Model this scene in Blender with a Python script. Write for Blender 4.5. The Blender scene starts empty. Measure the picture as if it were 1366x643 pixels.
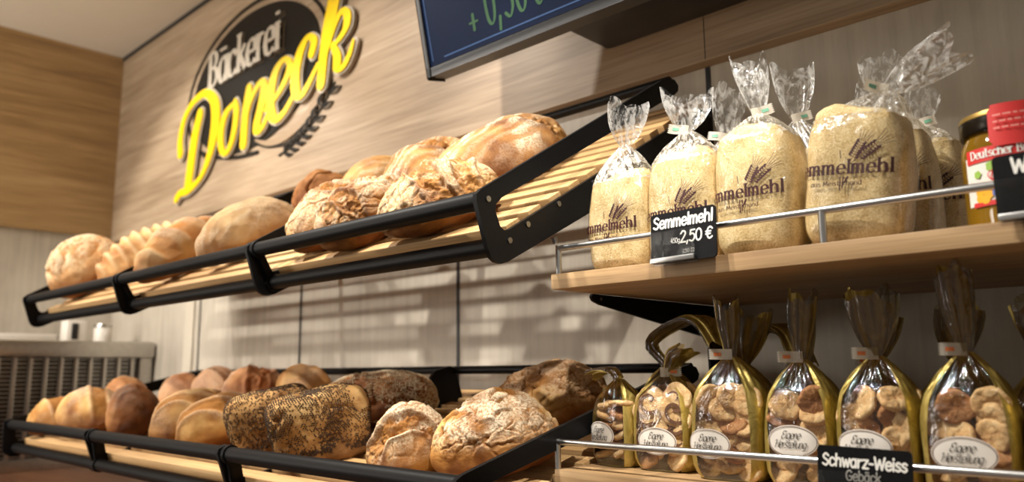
import bpy, bmesh, math, random
import numpy as np
from mathutils import Vector, Matrix

SC = bpy.context.scene
COL = SC.collection
PI = math.pi
U = 1.3            # metres per design unit
ZC = 1.55          # eye height above the floor in metres
def W(x, y, z): return Vector((x*U, y*U, z*U + ZC))

# ---------------------------------------------------------------- camera
yaw, pitch, roll, FPX = -0.759472, 0.161807, -0.0097265, 1050.0
f_ = Vector((math.sin(yaw)*math.cos(pitch), math.cos(yaw)*math.cos(pitch), math.sin(pitch)))
r_ = Vector((math.cos(yaw), -math.sin(yaw), 0)); u_ = r_.cross(f_)
r2 = r_*math.cos(roll) + u_*math.sin(roll); u2 = -r_*math.sin(roll) + u_*math.cos(roll)
cam_d = bpy.data.cameras.new('camera'); cam = bpy.data.objects.new('camera', cam_d); COL.objects.link(cam)
cam.matrix_world = Matrix(((r2.x, u2.x, -f_.x, 0), (r2.y, u2.y, -f_.y, 0), (r2.z, u2.z, -f_.z, ZC), (0, 0, 0, 1)))
cam_d.sensor_width = 36; cam_d.lens = FPX/1366*36; cam_d.clip_start = 0.02
cam_d.dof.use_dof = True; cam_d.dof.focus_distance = 0.91*U; cam_d.dof.aperture_fstop = 3.2
SC.camera = cam

# ---------------------------------------------------------------- world, lamps, exposure
wd = bpy.data.worlds.new('world'); SC.world = wd; wd.use_nodes = True
bg = wd.node_tree.nodes['Background']; bg.inputs[0].default_value = (1.0, 0.90, 0.78, 1); bg.inputs[1].default_value = 0.26
SC.view_settings.view_transform = 'Standard'; SC.view_settings.look = 'None'
SC.view_settings.exposure = 0.0; SC.view_settings.gamma = 1.0; SC.view_settings.use_curve_mapping = False
SC.cycles.transparent_max_bounces = 32; SC.cycles.max_bounces = 8
SC.cycles.use_denoising = True; SC.cycles.sample_clamp_indirect = 4

def spot(name, pos, target, power, size, blend=0.4, radius=0.022, col=(1, 0.945, 0.865)):
    d = bpy.data.lights.new(name, 'SPOT'); d.energy = power; d.spot_size = math.radians(size); d.spot_blend = blend
    d.shadow_soft_size = radius; d.color = col
    o = bpy.data.objects.new(name, d); COL.objects.link(o); o.location = W(*pos)
    o.rotation_euler = (W(*target) - o.location).to_track_quat('-Z', 'Y').to_euler()
    return o
def area(name, pos, target, power, sx, sy, col=(1, 0.92, 0.82), spread=180):
    d = bpy.data.lights.new(name, 'AREA'); d.shape = 'RECTANGLE'; d.size = sx; d.size_y = sy; d.energy = power; d.color = col; d.spread = math.radians(spread)
    o = bpy.data.objects.new(name, d); COL.objects.link(o); o.location = W(*pos)
    o.rotation_euler = (W(*target) - o.location).to_track_quat('-Z', 'Y').to_euler()
    return o
spot('track_spot_shelf', (-0.98, 0.22, 1.17), (-0.60, 0.80, 0.10), 96, 85)
spot('track_spot_rack', (-1.75, 0.22, 1.17), (-1.50, 0.90, 0.15), 74, 85)
spot('track_spot_corner', (-2.55, 0.22, 1.17), (-2.35, 0.95, 0.20), 74, 85)
spot('track_spot_counter', (-0.80, 0.05, 1.17), (-0.64, 0.70, -0.15), 122, 60)
spot('track_spot_middle', (-1.75, 0.05, 1.17), (-1.45, 0.75, -0.15), 66, 60)
spot('track_spot_end', (0.20, 0.05, 1.17), (-0.77, 0.86, -0.04), 165, 22, 0.5)
area('room_fill', (-2.4, -0.9, 1.15), (-2.5, 0.9, 0.20), 36, 1.5, 1.0, spread=110)  # unseen area light added as soft fill for the left half
area('wall_fill', (-2.75, -1.2, 0.15), (-1.75, 1.1, 0.02), 8.5, 0.7, 0.7, spread=70)  # added fill light for the wall between the racks, not a window
spot('ceiling_fill', (-2.90, 0.05, 0.16), (-2.93, 0.55, 1.22), 26, 75, 1.0, 0.10)  # added spot brightening the ceiling by the left wall; the machine has no lamp

# ---------------------------------------------------------------- numpy noise
def _h(i, j, k, s):
    n = (i.astype(np.int64)*374761393 + j.astype(np.int64)*668265263 + k.astype(np.int64)*2147483647 + s*974711) & 0xffffffff
    n = ((n ^ (n >> 13))*1274126177) & 0xffffffff
    n = ((n ^ (n >> 15))*2246822519) & 0xffffffff
    return ((n ^ (n >> 16)) & 0xffffff)/float(0xffffff)
def vnoise(P, s=0):
    I = np.floor(P); F = P - I; F = F*F*(3 - 2*F); I = I.astype(np.int64); r = 0
    for a in (0, 1):
        for b in (0, 1):
            for c in (0, 1):
                w = (F[:, 0] if a else 1 - F[:, 0])*(F[:, 1] if b else 1 - F[:, 1])*(F[:, 2] if c else 1 - F[:, 2])
                r = r + w*_h(I[:, 0] + a, I[:, 1] + b, I[:, 2] + c, s)
    return r
def fbm(P, s=0, o=4):
    r = 0; a = 0.5; t = 0
    for k in range(o):
        r = r + a*vnoise(P*(2**k), s + k); t += a; a *= 0.5
    return r/t
def worley(P, s=0, ids=None):
    I = np.floor(P).astype(np.int64); f1 = np.full(len(P), 9.0); f2 = f1.copy()
    for a in (-1, 0, 1):
        for b in (-1, 0, 1):
            for c in (-1, 0, 1):
                J = I + np.array([a, b, c])
                q = np.stack([J[:, m] + _h(J[:, 0], J[:, 1], J[:, 2], s + 11*m) for m in range(3)], 1)
                d = np.linalg.norm(P - q, axis=1)
                if ids is not None:
                    near = d < f1; ids[near] = _h(J[:, 0], J[:, 1], J[:, 2], s + 77)[near]
                f2 = np.minimum(f2, np.maximum(f1, d)); f1 = np.minimum(f1, d)
    return f1, f2
def sst(a, b, x):
    t = np.clip((x - a)/(b - a), 0, 1); return t*t*(3 - 2*t)

# ---------------------------------------------------------------- materials
def lin(r, g, b):
    f = lambda c: (c/255/12.92) if c/255 <= 0.04045 else ((c/255 + 0.055)/1.055)**2.4
    return (f(r), f(g), f(b), 1)
class NT:
    def __init__(s, name):
        s.m = bpy.data.materials.new(name); s.m.use_nodes = True; s.t = s.m.node_tree
        s.b = s.t.nodes['Principled BSDF']; s.out = s.t.nodes['Material Output']
    def n(s, kind, **kw):
        x = s.t.nodes.new(kind)
        for k, v in kw.items(): setattr(x, k, v)
        return x
    def l(s, a, b): s.t.links.new(a, b)
    def coords(s, scale, kind='Object'):
        tc = s.n('ShaderNodeTexCoord'); mp = s.n('ShaderNodeMapping'); mp.inputs['Scale'].default_value = scale
        s.l(tc.outputs[kind], mp.inputs['Vector']); return mp.outputs[0]
    def noise(s, vec, scale, detail=4, rough=0.5, dist=0.0):
        x = s.n('ShaderNodeTexNoise'); x.inputs['Scale'].default_value = scale; x.inputs['Detail'].default_value = detail
        x.inputs['Roughness'].default_value = rough; x.inputs['Distortion'].default_value = dist
        s.l(vec, x.inputs['Vector']); return x.outputs['Fac']
    def ramp(s, fac, stops):
        x = s.n('ShaderNodeValToRGB'); e = x.color_ramp.elements
        e[0].position, e[0].color = stops[0]; e[1].position, e[1].color = stops[-1]
        for p, c in stops[1:-1]:
            q = e.new(p); q.color = c
        s.l(fac, x.inputs[0]); return x.outputs[0]
    def mix(s, fac, a, b, kind='MIX'):
        x = s.n('ShaderNodeMix', data_type='RGBA', blend_type=kind)
        if isinstance(fac, (int, float)): x.inputs[0].default_value = fac
        else: s.l(fac, x.inputs[0])
        for v, k in ((a, 6), (b, 7)):
            if isinstance(v, tuple): x.inputs[k].default_value = v
            else: s.l(v, x.inputs[k])
        return x.outputs[2]
    def math(s, op, a, b=0.0):
        x = s.n('ShaderNodeMath', operation=op)
        for i, v in enumerate((a, b)):
            if isinstance(v, (int, float)): x.inputs[i].default_value = v
            else: s.l(v, x.inputs[i])
        return x.outputs[0]
    def attr(s, name):
        x = s.n('ShaderNodeAttribute', attribute_name=name); return x.outputs['Fac']
    def bump(s, h, strength, dist=0.002):
        x = s.n('ShaderNodeBump'); x.inputs['Strength'].default_value = strength; x.inputs['Distance'].default_value = dist
        s.l(h, x.inputs['Height']); s.l(x.outputs[0], s.b.inputs['Normal']); return x.outputs[0]
    def col(s, c):
        if isinstance(c, tuple): s.b.inputs['Base Color'].default_value = c
        else: s.l(c, s.b.inputs['Base Color'])
    def rough(s, v):
        s.b.inputs['Roughness'].default_value = v
def plain(name, c, rough=0.5, metal=0.0, var=0.12, spec=0.5, nscale=60):
    k = NT(name); v = k.coords((1, 1, 1)); n = k.noise(v, nscale, 3)
    d = tuple(x*(1 - var) for x in c[:3]) + (1,); e = tuple(min(1, x*(1 + var)) for x in c[:3]) + (1,)
    k.col(k.ramp(n, [(0.3, d), (0.7, e)])); k.rough(rough); k.b.inputs['Metallic'].default_value = metal
    k.b.inputs['Specular IOR Level'].default_value = spec
    return k.m
def wood(name, c0, c1, c2, axis=0, rough=0.5, s=1.0, bump=0.15):
    k = NT(name)
    st = [22*s, 22*s, 22*s]; st[axis] = 1.1*s
    v = k.coords(tuple(st)); a = k.noise(v, 1.0, 6, 0.6, 0.9)
    st2 = [150*s, 150*s, 150*s]; st2[axis] = 3.5*s
    fine = k.noise(k.coords(tuple(st2)), 1.0, 3, 0.6)
    st3 = [5*s, 5*s, 5*s]; st3[axis] = 0.8*s
    big = k.noise(k.coords(tuple(st3)), 1.0, 3, 0.5, 1.2)
    mixf = k.math('ADD', k.math('MULTIPLY', a, 0.62), k.math('MULTIPLY', big, 0.38))
    c = k.ramp(mixf, [(0.30, c0), (0.50, c1), (0.68, c2)])
    pores = k.ramp(fine, [(0.36, (0.62, 0.55, 0.5, 1)), (0.52, (1, 1, 1, 1))])
    k.col(k.mix(0.55, c, pores, 'MULTIPLY')); k.rough(rough); k.bump(fine, bump, 0.001)
    return k.m
M = {}
M['oak_fascia'] = wood('oak fascia', lin(126, 105, 82), lin(164, 142, 116), lin(188, 167, 141), 0)
M['oak_left'] = wood('oak panel', lin(132, 104, 68), lin(166, 134, 90), lin(186, 155, 110), 1)
M['oak_shelf'] = wood('oak shelf', lin(158, 124, 84), lin(188, 154, 111), lin(208, 177, 134), 0, s=1.6)
M['pine'] = wood('pine slat', lin(176, 134, 86), lin(198, 158, 106), lin(212, 178, 128), 0, 0.55, s=1.4)
M['counter'] = wood('brown counter', lin(70, 42, 26), lin(92, 58, 36), lin(112, 74, 46), 0, 0.4)
M['black'] = plain('black powder coat', (0.006, 0.006, 0.0065, 1), 0.45, 0, 0.2, 0.14, 200)
M['bolt'] = plain('bolt steel', (0.25, 0.25, 0.26, 1), 0.3, 1.0)
M['steel'] = plain('brushed steel', (0.50, 0.48, 0.45, 1), 0.32, 1.0, 0.08)
M['rail'] = plain('satin rail', (0.55, 0.55, 0.54, 1), 0.28, 1.0, 0.05)
M['dark'] = plain('dark void', (0.012, 0.011, 0.010, 1), 0.6)
M['grey_sheet'] = plain('grey sheet', (0.30, 0.28, 0.25, 1), 0.5)
M['ceiling'] = plain('ceiling paint', lin(222, 212, 196), 0.8, 0, 0.02, 0.2, 3)
M['floor'] = plain('floor tile', lin(110, 96, 80), 0.5, 0, 0.1, 0.4, 4)
def wallmat():
    k = NT('grey panel')
    v = k.coords((38, 38, 2.2)); a = k.noise(v, 1.0, 5, 0.62)
    w = k.coords((5, 5, 4)); b = k.noise(w, 1.0, 5, 0.6)
    mixf = k.math('ADD', k.math('MULTIPLY', a, 0.5), k.math('MULTIPLY', b, 0.5))
    k.col(k.ramp(mixf, [(0.3, lin(160, 150, 136)), (0.5, lin(184, 175, 160)), (0.7, lin(202, 194, 179))]))
    k.rough(0.55); k.bump(a, 0.08, 0.001); return k.m
M['wall'] = wallmat()
M['strip'] = plain('pale strip', lin(200, 191, 174), 0.5, 0, 0.03)
M['seam'] = plain('seam black', (0.01, 0.01, 0.01, 1), 0.5)
M['yellow'] = plain('sign yellow', lin(246, 206, 8), 0.4, 0, 0.03)
M['silver'] = plain('sign silver', lin(190, 180, 164), 0.45, 0, 0.05)
M['sign_black'] = plain('sign black', lin(30, 26, 20), 0.6, 0, 0.1, 0.15)
M['sign_tan'] = plain('sign tan', lin(150, 126, 98), 0.5, 0, 0.05)
M['white_print'] = plain('white print', lin(238, 236, 228), 0.5, 0, 0.02)
M['grey_print'] = plain('grey print', lin(170, 168, 160), 0.5, 0, 0.02)
M['maroon'] = plain('maroon print', lin(58, 16, 20), 0.5, 0, 0.15)
M['ink'] = plain('dark ink', lin(40, 32, 26), 0.5, 0, 0.1)
M['label_white'] = plain('label paper', lin(232, 226, 216), 0.4, 0, 0.03)
M['label_edge'] = plain('label edge', lin(120, 92, 74), 0.4, 0, 0.05)
M['tag_white'] = plain('tape white', lin(240, 234, 222), 0.45, 0, 0.03)
M['tag_green'] = plain('tape green', lin(120, 178, 150), 0.45, 0, 0.1)
M['tag_orange'] = plain('tape orange', lin(226, 128, 70), 0.45, 0, 0.1)
M['red_label'] = plain('red label', lin(212, 58, 56), 0.4, 0, 0.04)
M['pink_print'] = plain('pink print', lin(240, 160, 150), 0.5, 0, 0.04)
M['flower_orange'] = plain('flower orange', lin(246, 178, 40), 0.5, 0, 0.1)
M['flower_blue'] = plain('flower blue', lin(110, 120, 190), 0.5, 0, 0.1)
M['leaf_green'] = plain('leaf green', lin(150, 190, 80), 0.5, 0, 0.1)
M['lid'] = plain('jar lid', lin(34, 28, 20), 0.25, 0.5, 0.1)
M['lid_gold'] = plain('jar lid gold', lin(150, 120, 56), 0.4, 0.6, 0.05)
M['chalk'] = plain('chalk line', lin(120, 150, 190), 0.5)
def emis(name, c, st, rough=0.15):
    k = NT(name); k.col((0.004, 0.005, 0.008, 1)); k.rough(0.5); k.b.inputs['Specular IOR Level'].default_value = 0.05
    n = k.noise(k.coords((3, 3, 3)), 2.0, 3)
    d = tuple(x*0.75 for x in c[:3]) + (1,)
    k.l(k.ramp(n, [(0.35, d), (0.65, c)]), k.b.inputs['Emission Color']); k.b.inputs['Emission Strength'].default_value = st
    return k.m
M['screen'] = emis('screen glow', lin(14, 30, 58), 0.9)
M['screen_green'] = emis('screen green', lin(92, 128, 84), 0.9)
M['screen_line'] = emis('screen line', lin(96, 124, 168), 0.9)
M['bezel'] = plain('bezel', (0.006, 0.006, 0.007, 1), 0.3, 0, 0.1)
M['bezel_under'] = plain('bezel edge', (0.022, 0.020, 0.018, 1), 0.4, 0, 0.1)

def film(name, tint, refl, rough, bumps, milky=0.0, base=0.045):
    """thin cellophane: mostly clear, reflective at grazing angles"""
    k = NT(name); t = k.t
    tr = k.n('ShaderNodeBsdfTransparent'); tr.inputs[0].default_value = tint
    gl = k.n('ShaderNodeBsdfGlossy'); gl.inputs['Roughness'].default_value = rough; gl.inputs[0].default_value = (1, 1, 1, 1)
    fr = k.n('ShaderNodeLayerWeight'); fr.inputs['Blend'].default_value = 0.35
    nz = k.noise(k.coords((1, 1, 0.55)), bumps, 4, 0.62, 1.5)
    bp = k.n('ShaderNodeBump'); bp.inputs['Strength'].default_value = 0.55; bp.inputs['Distance'].default_value = 0.004
    k.l(nz, bp.inputs['Height']); k.l(bp.outputs[0], gl.inputs['Normal']); k.l(bp.outputs[0], fr.inputs['Normal'])
    fac = k.math('ADD', k.math('MULTIPLY', fr.outputs['Facing'], refl), base)
    mx = k.n('ShaderNodeMixShader'); k.l(fac, mx.inputs[0]); k.l(tr.outputs[0], mx.inputs[1]); k.l(gl.outputs[0], mx.inputs[2])
    last = mx.outputs[0]
    if milky:
        df = k.n('ShaderNodeBsdfTranslucent'); df.inputs[0].default_value = (0.9, 0.9, 0.88, 1)
        d2 = k.n('ShaderNodeBsdfDiffuse'); d2.inputs[0].default_value = (0.9, 0.9, 0.88, 1)
        ad = k.n('ShaderNodeMixShader'); k.l(df.outputs[0], ad.inputs[1]); k.l(d2.outputs[0], ad.inputs[2])
        m2 = k.n('ShaderNodeMixShader'); k.l(k.math('MULTIPLY', k.ramp(nz, [(0.45, (0, 0, 0, 1)), (0.62, (1, 1, 1, 1))]), milky), m2.inputs[0])
        k.l(last, m2.inputs[1]); k.l(ad.outputs[0], m2.inputs[2]); last = m2.outputs[0]
    k.l(last, k.out.inputs['Surface']); return k.m
M['film'] = film('clear film', (0.97, 0.97, 0.96, 1), 0.35, 0.10, 60)
M['film_neck'] = film('gathered film', (0.95, 0.95, 0.94, 1), 0.6, 0.14, 70, 0.62)
M['film_cookie'] = film('clear cellophane', (0.96, 0.95, 0.92, 1), 0.38, 0.06, 45)
M['film_cookie_neck'] = film('gathered cellophane', (0.58, 0.48, 0.24, 1), 0.5, 0.10, 70, 0.02)
M['holder'] = film('clear holder', (0.9, 0.9, 0.9, 1), 0.10, 0.2, 20, 0.0, 0.012)
def goldmat():
    k = NT('gold foil'); nz = k.noise(k.coords((1, 1, 0.6)), 50, 4, 0.6, 1.2)
    k.col(k.ramp(nz, [(0.3, lin(150, 128, 58)), (0.7, lin(206, 184, 108))])); k.b.inputs['Metallic'].default_value = 0.55; k.rough(0.36)
    k.bump(nz, 0.6, 0.004); return k.m
M['gold'] = goldmat()
def crumbmat():
    k = NT('bread crumbs'); v = k.coords((1, 1, 1)); a = k.noise(v, 420, 3, 0.7); b = k.noise(v, 45, 4, 0.6)
    m = k.math('ADD', k.math('MULTIPLY', a, 0.6), k.math('MULTIPLY', b, 0.4))
    k.col(k.ramp(m, [(0.32, lin(168, 134, 84)), (0.5, lin(220, 194, 142)), (0.66, lin(244, 226, 184))]))
    k.rough(0.9); k.b.inputs['Specular IOR Level'].default_value = 0.1; k.bump(a, 0.5, 0.002); return k.m
M['crumbs'] = crumbmat()
def breadmat(name, dark, mid, light, crackc, flourc, gloss=0.55):
    k = NT(name); v = k.coords((1, 1, 1)); n = k.noise(v, 38, 5, 0.65); f = k.noise(v, 260, 4, 0.7); g = k.noise(v, 900, 2, 0.6)
    bk = k.math('ADD', k.math('MULTIPLY', k.attr('bake'), 0.7), k.math('MULTIPLY', n, 0.3))
    c = k.ramp(bk, [(0.2, light), (0.5, mid), (0.8, dark)])
    ck = k.mix(f, crackc, tuple(min(1, x*m_) for x, m_ in zip(crackc[:3], (2.1, 2.2, 2.2))) + (1,))
    c = k.mix(k.attr('crack'), c, ck)
    fl = k.math('MULTIPLY', k.attr('flour'), k.math('ADD', k.math('MULTIPLY', k.ramp(f, [(0.38, (0, 0, 0, 1)), (0.55, (1, 1, 1, 1))]), 0.8), 0.15))
    c = k.mix(fl, c, flourc); k.col(c)
    rg = k.n('ShaderNodeMapRange'); k.l(k.math('MAXIMUM', k.attr('flour'), k.attr('crack')), rg.inputs[0])
    rg.inputs[3].default_value = gloss; rg.inputs[4].default_value = 0.9; k.l(rg.outputs[0], k.b.inputs['Roughness'])
    k.b.inputs['Specular IOR Level'].default_value = 0.3
    k.bump(k.math('ADD', f, k.math('MULTIPLY', g, 0.6)), 0.75, 0.0025); return k.m
FL = lin(230, 214, 184)
M['bread_gold'] = breadmat('crusty bread', lin(124, 72, 26), lin(178, 122, 56), lin(214, 170, 100), lin(120, 76, 28), FL)
M['bread_pale'] = breadmat('pale bread', lin(158, 104, 54), lin(194, 146, 90), lin(216, 176, 120), lin(150, 98, 48), FL)
M['bread_dark'] = breadmat('dark bread', lin(92, 50, 20), lin(148, 90, 40), lin(184, 126, 68), lin(96, 54, 24), FL)
M['bread_seed'] = breadmat('seeded bread', lin(130, 90, 48), lin(182, 138, 82), lin(212, 174, 116), lin(120, 78, 38), FL, 0.7)
M['bread_red'] = breadmat('reddish bread', lin(160, 98, 54), lin(204, 146, 94), lin(226, 180, 134), lin(150, 90, 50), lin(238, 220, 200), 0.5)
M['seed_dark'] = plain('dark seeds', lin(66, 50, 38), 0.8, 0, 0.5, 0.15, 300)
M['seed_light'] = plain('light seeds', lin(206, 188, 152), 0.5, 0, 0.2, 0.5, 300)
def cookiemat(name, a, b, c):
    k = NT(name); v = k.coords((1, 1, 1)); n = k.noise(v, 70, 5, 0.7); f = k.noise(v, 600, 3, 0.7)
    m = k.math('ADD', k.math('MULTIPLY', n, 0.6), k.math('MULTIPLY', f, 0.4))
    k.col(k.ramp(m, [(0.32, a), (0.5, b), (0.64, c)])); k.rough(0.8); k.bump(m, 0.7, 0.003); return k.m
M['cookie'] = cookiemat('butter biscuit', lin(170, 120, 72), lin(216, 176, 122), lin(240, 214, 168))
M['cookie_brown'] = cookiemat('brown biscuit', lin(120, 74, 40), lin(172, 118, 72), lin(206, 160, 110))
M['cocoa'] = cookiemat('cocoa dough', lin(70, 42, 26), lin(104, 68, 44), lin(132, 92, 62))
def honeymat():
    k = NT('honey'); n = k.noise(k.coords((1, 1, 1)), 8, 2)
    k.col(k.ramp(n, [(0.3, lin(120, 86, 14)), (0.7, lin(160, 120, 30))])); k.rough(0.06)
    k.b.inputs['Coat Weight'].default_value = 0.6; k.b.inputs['Transmission Weight'].default_value = 0.25
    return k.m
M['honey'] = honeymat()

# ---------------------------------------------------------------- mesh helpers (design units)
class MB:
    def __init__(s): s.bm = bmesh.new()
    def box(s, x0, x1, y0, y1, z0, z1, bev=0.0, seg=2):
        r = bmesh.ops.create_cube(s.bm, size=1.0); vs = r['verts']
        for v in vs: v.co = Vector(((x0 + x1)/2 + v.co.x*(x1 - x0), (y0 + y1)/2 + v.co.y*(y1 - y0), (z0 + z1)/2 + v.co.z*(z1 - z0)))
        if bev:
            es = list({e for v in vs for e in v.link_edges})
            bmesh.ops.bevel(s.bm, geom=es, offset=bev, segments=seg, affect='EDGES', profile=0.6)
        return s
    def obox(s, o, ax, ay, az, sx, sy, sz, bev=0.0):
        """box centred at o with its own axes"""
        r = bmesh.ops.create_cube(s.bm, size=1.0); vs = r['verts']
        for v in vs: v.co = Vector(o) + ax*(v.co.x*sx) + ay*(v.co.y*sy) + az*(v.co.z*sz)
        if bev:
            es = list({e for v in vs for e in v.link_edges})
            bmesh.ops.bevel(s.bm, geom=es, offset=bev, segments=2, affect='EDGES', profile=0.6)
        return s
    def tube(s, pts, r, n=12, cap=True):
        pts = [Vector(p) for p in pts]; rings = []; prev = None
        for i, p in enumerate(pts):
            t = (pts[min(i + 1, len(pts) - 1)] - pts[max(i - 1, 0)]).normalized()
            a = prev if prev is not None else (Vector((0, 0, 1)) if abs(t.z) < 0.9 else Vector((1, 0, 0)))
            a = (a - t*a.dot(t)).normalized(); b = t.cross(a); prev = a
            rr = r[i] if isinstance(r, (list, tuple)) else r
            rings.append([s.bm.verts.new(p + a*(rr*math.cos(2*PI*k/n)) + b*(rr*math.sin(2*PI*k/n))) for k in range(n)])
        for A, B in zip(rings, rings[1:]):
            for k in range(n): s.bm.faces.new((A[k], A[(k + 1) % n], B[(k + 1) % n], B[k]))
        if cap:
            s.bm.faces.new(rings[0][::-1]); s.bm.faces.new(rings[-1])
        return s
    def grid(s, P, cu=False, cv=False, flip=False):
        """P[i][j] -> points"""
        V = [[s.bm.verts.new(p) for p in row] for row in P]; n = len(V); m = len(V[0])
        for i in range(n - (0 if cv else 1)):
            for j in range(m - (0 if cu else 1)):
                q = (V[i][j], V[i][(j + 1) % m], V[(i + 1) % n][(j + 1) % m], V[(i + 1) % n][j])
                s.bm.faces.new(q[::-1] if flip else q)
        return V
    def prism(s, poly, place, t):
        """poly of 2D points, place(a, b, c) -> 3D, extruded c from 0 to t"""
        A = [s.bm.verts.new(place(a, b, 0)) for a, b in poly]; B = [s.bm.verts.new(place(a, b, t)) for a, b in poly]
        n = len(poly)
        f1 = s.bm.faces.new(A[::-1]); f2 = s.bm.faces.new(B)
        for k in range(n): s.bm.faces.new((A[k], A[(k + 1) % n], B[(k + 1) % n], B[k]))
        f1.normal_update(); f2.normal_update()
        bmesh.ops.triangulate(s.bm, faces=[f1, f2])
        return s
    def lathe(s, prof, c=(0, 0, 0), n=48):
        P = [[Vector((c[0] + r*math.cos(2*PI*k/n), c[1] + r*math.sin(2*PI*k/n), c[2] + z)) for k in range(n)] for r, z in prof]
        s.grid(P, cu=True); return s
    def poly(s, pts):
        s.bm.faces.new([s.bm.verts.new(p) for p in pts]); return s

ORG = {}
def finish(o, parent):
    COL.objects.link(o)
    if parent is not None: o.parent = parent
def mk(name, mb, mat, parent=None, org=None, local=False, smooth=35, recalc=True):
    """link a builder as ONE mesh object; verts are world design coords unless local"""
    if recalc: bmesh.ops.recalc_face_normals(mb.bm, faces=mb.bm.faces)
    me = bpy.data.meshes.new(name); mb.bm.to_mesh(me); mb.bm.free()
    n = len(me.vertices); co = np.empty(n*3); me.vertices.foreach_get('co', co); co = co.reshape(-1, 3)
    if not local:
        o0 = ORG.get(parent.name) if parent is not None else org
        if o0 is None: o0 = ((co[:, 0].min() + co[:, 0].max())/2, (co[:, 1].min() + co[:, 1].max())/2, co[:, 2].min())
        co = co - np.array(o0)
    me.vertices.foreach_set('co', (co*U).ravel())
    me.materials.append(M[mat] if isinstance(mat, str) else mat)
    if smooth:
        me.polygons.foreach_set('use_smooth', [True]*len(me.polygons)); me.set_sharp_from_angle(angle=math.radians(smooth))
    me.update()
    o = bpy.data.objects.new(name, me); finish(o, parent)
    if parent is None and not local: o.location = W(*o0); ORG[o.name] = o0
    elif parent is not None and not local: ORG[o.name] = ORG[parent.name]
    return o
def thing(name, label, cat, org, group=None):
    o = bpy.data.objects.new(name, None); COL.objects.link(o); o.empty_display_size = 0.05
    o.location = W(*org); ORG[o.name] = org; o['label'] = label; o['category'] = cat
    if group: o['group'] = group
    return o
def tag(o, label, cat, group=None):
    o['label'] = label; o['category'] = cat
    if group: o['group'] = group
    return o
def struct(name, mb, mat, smooth=0):
    o = mk(name, mb, mat, smooth=smooth); o['kind'] = 'structure'; return o

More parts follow.
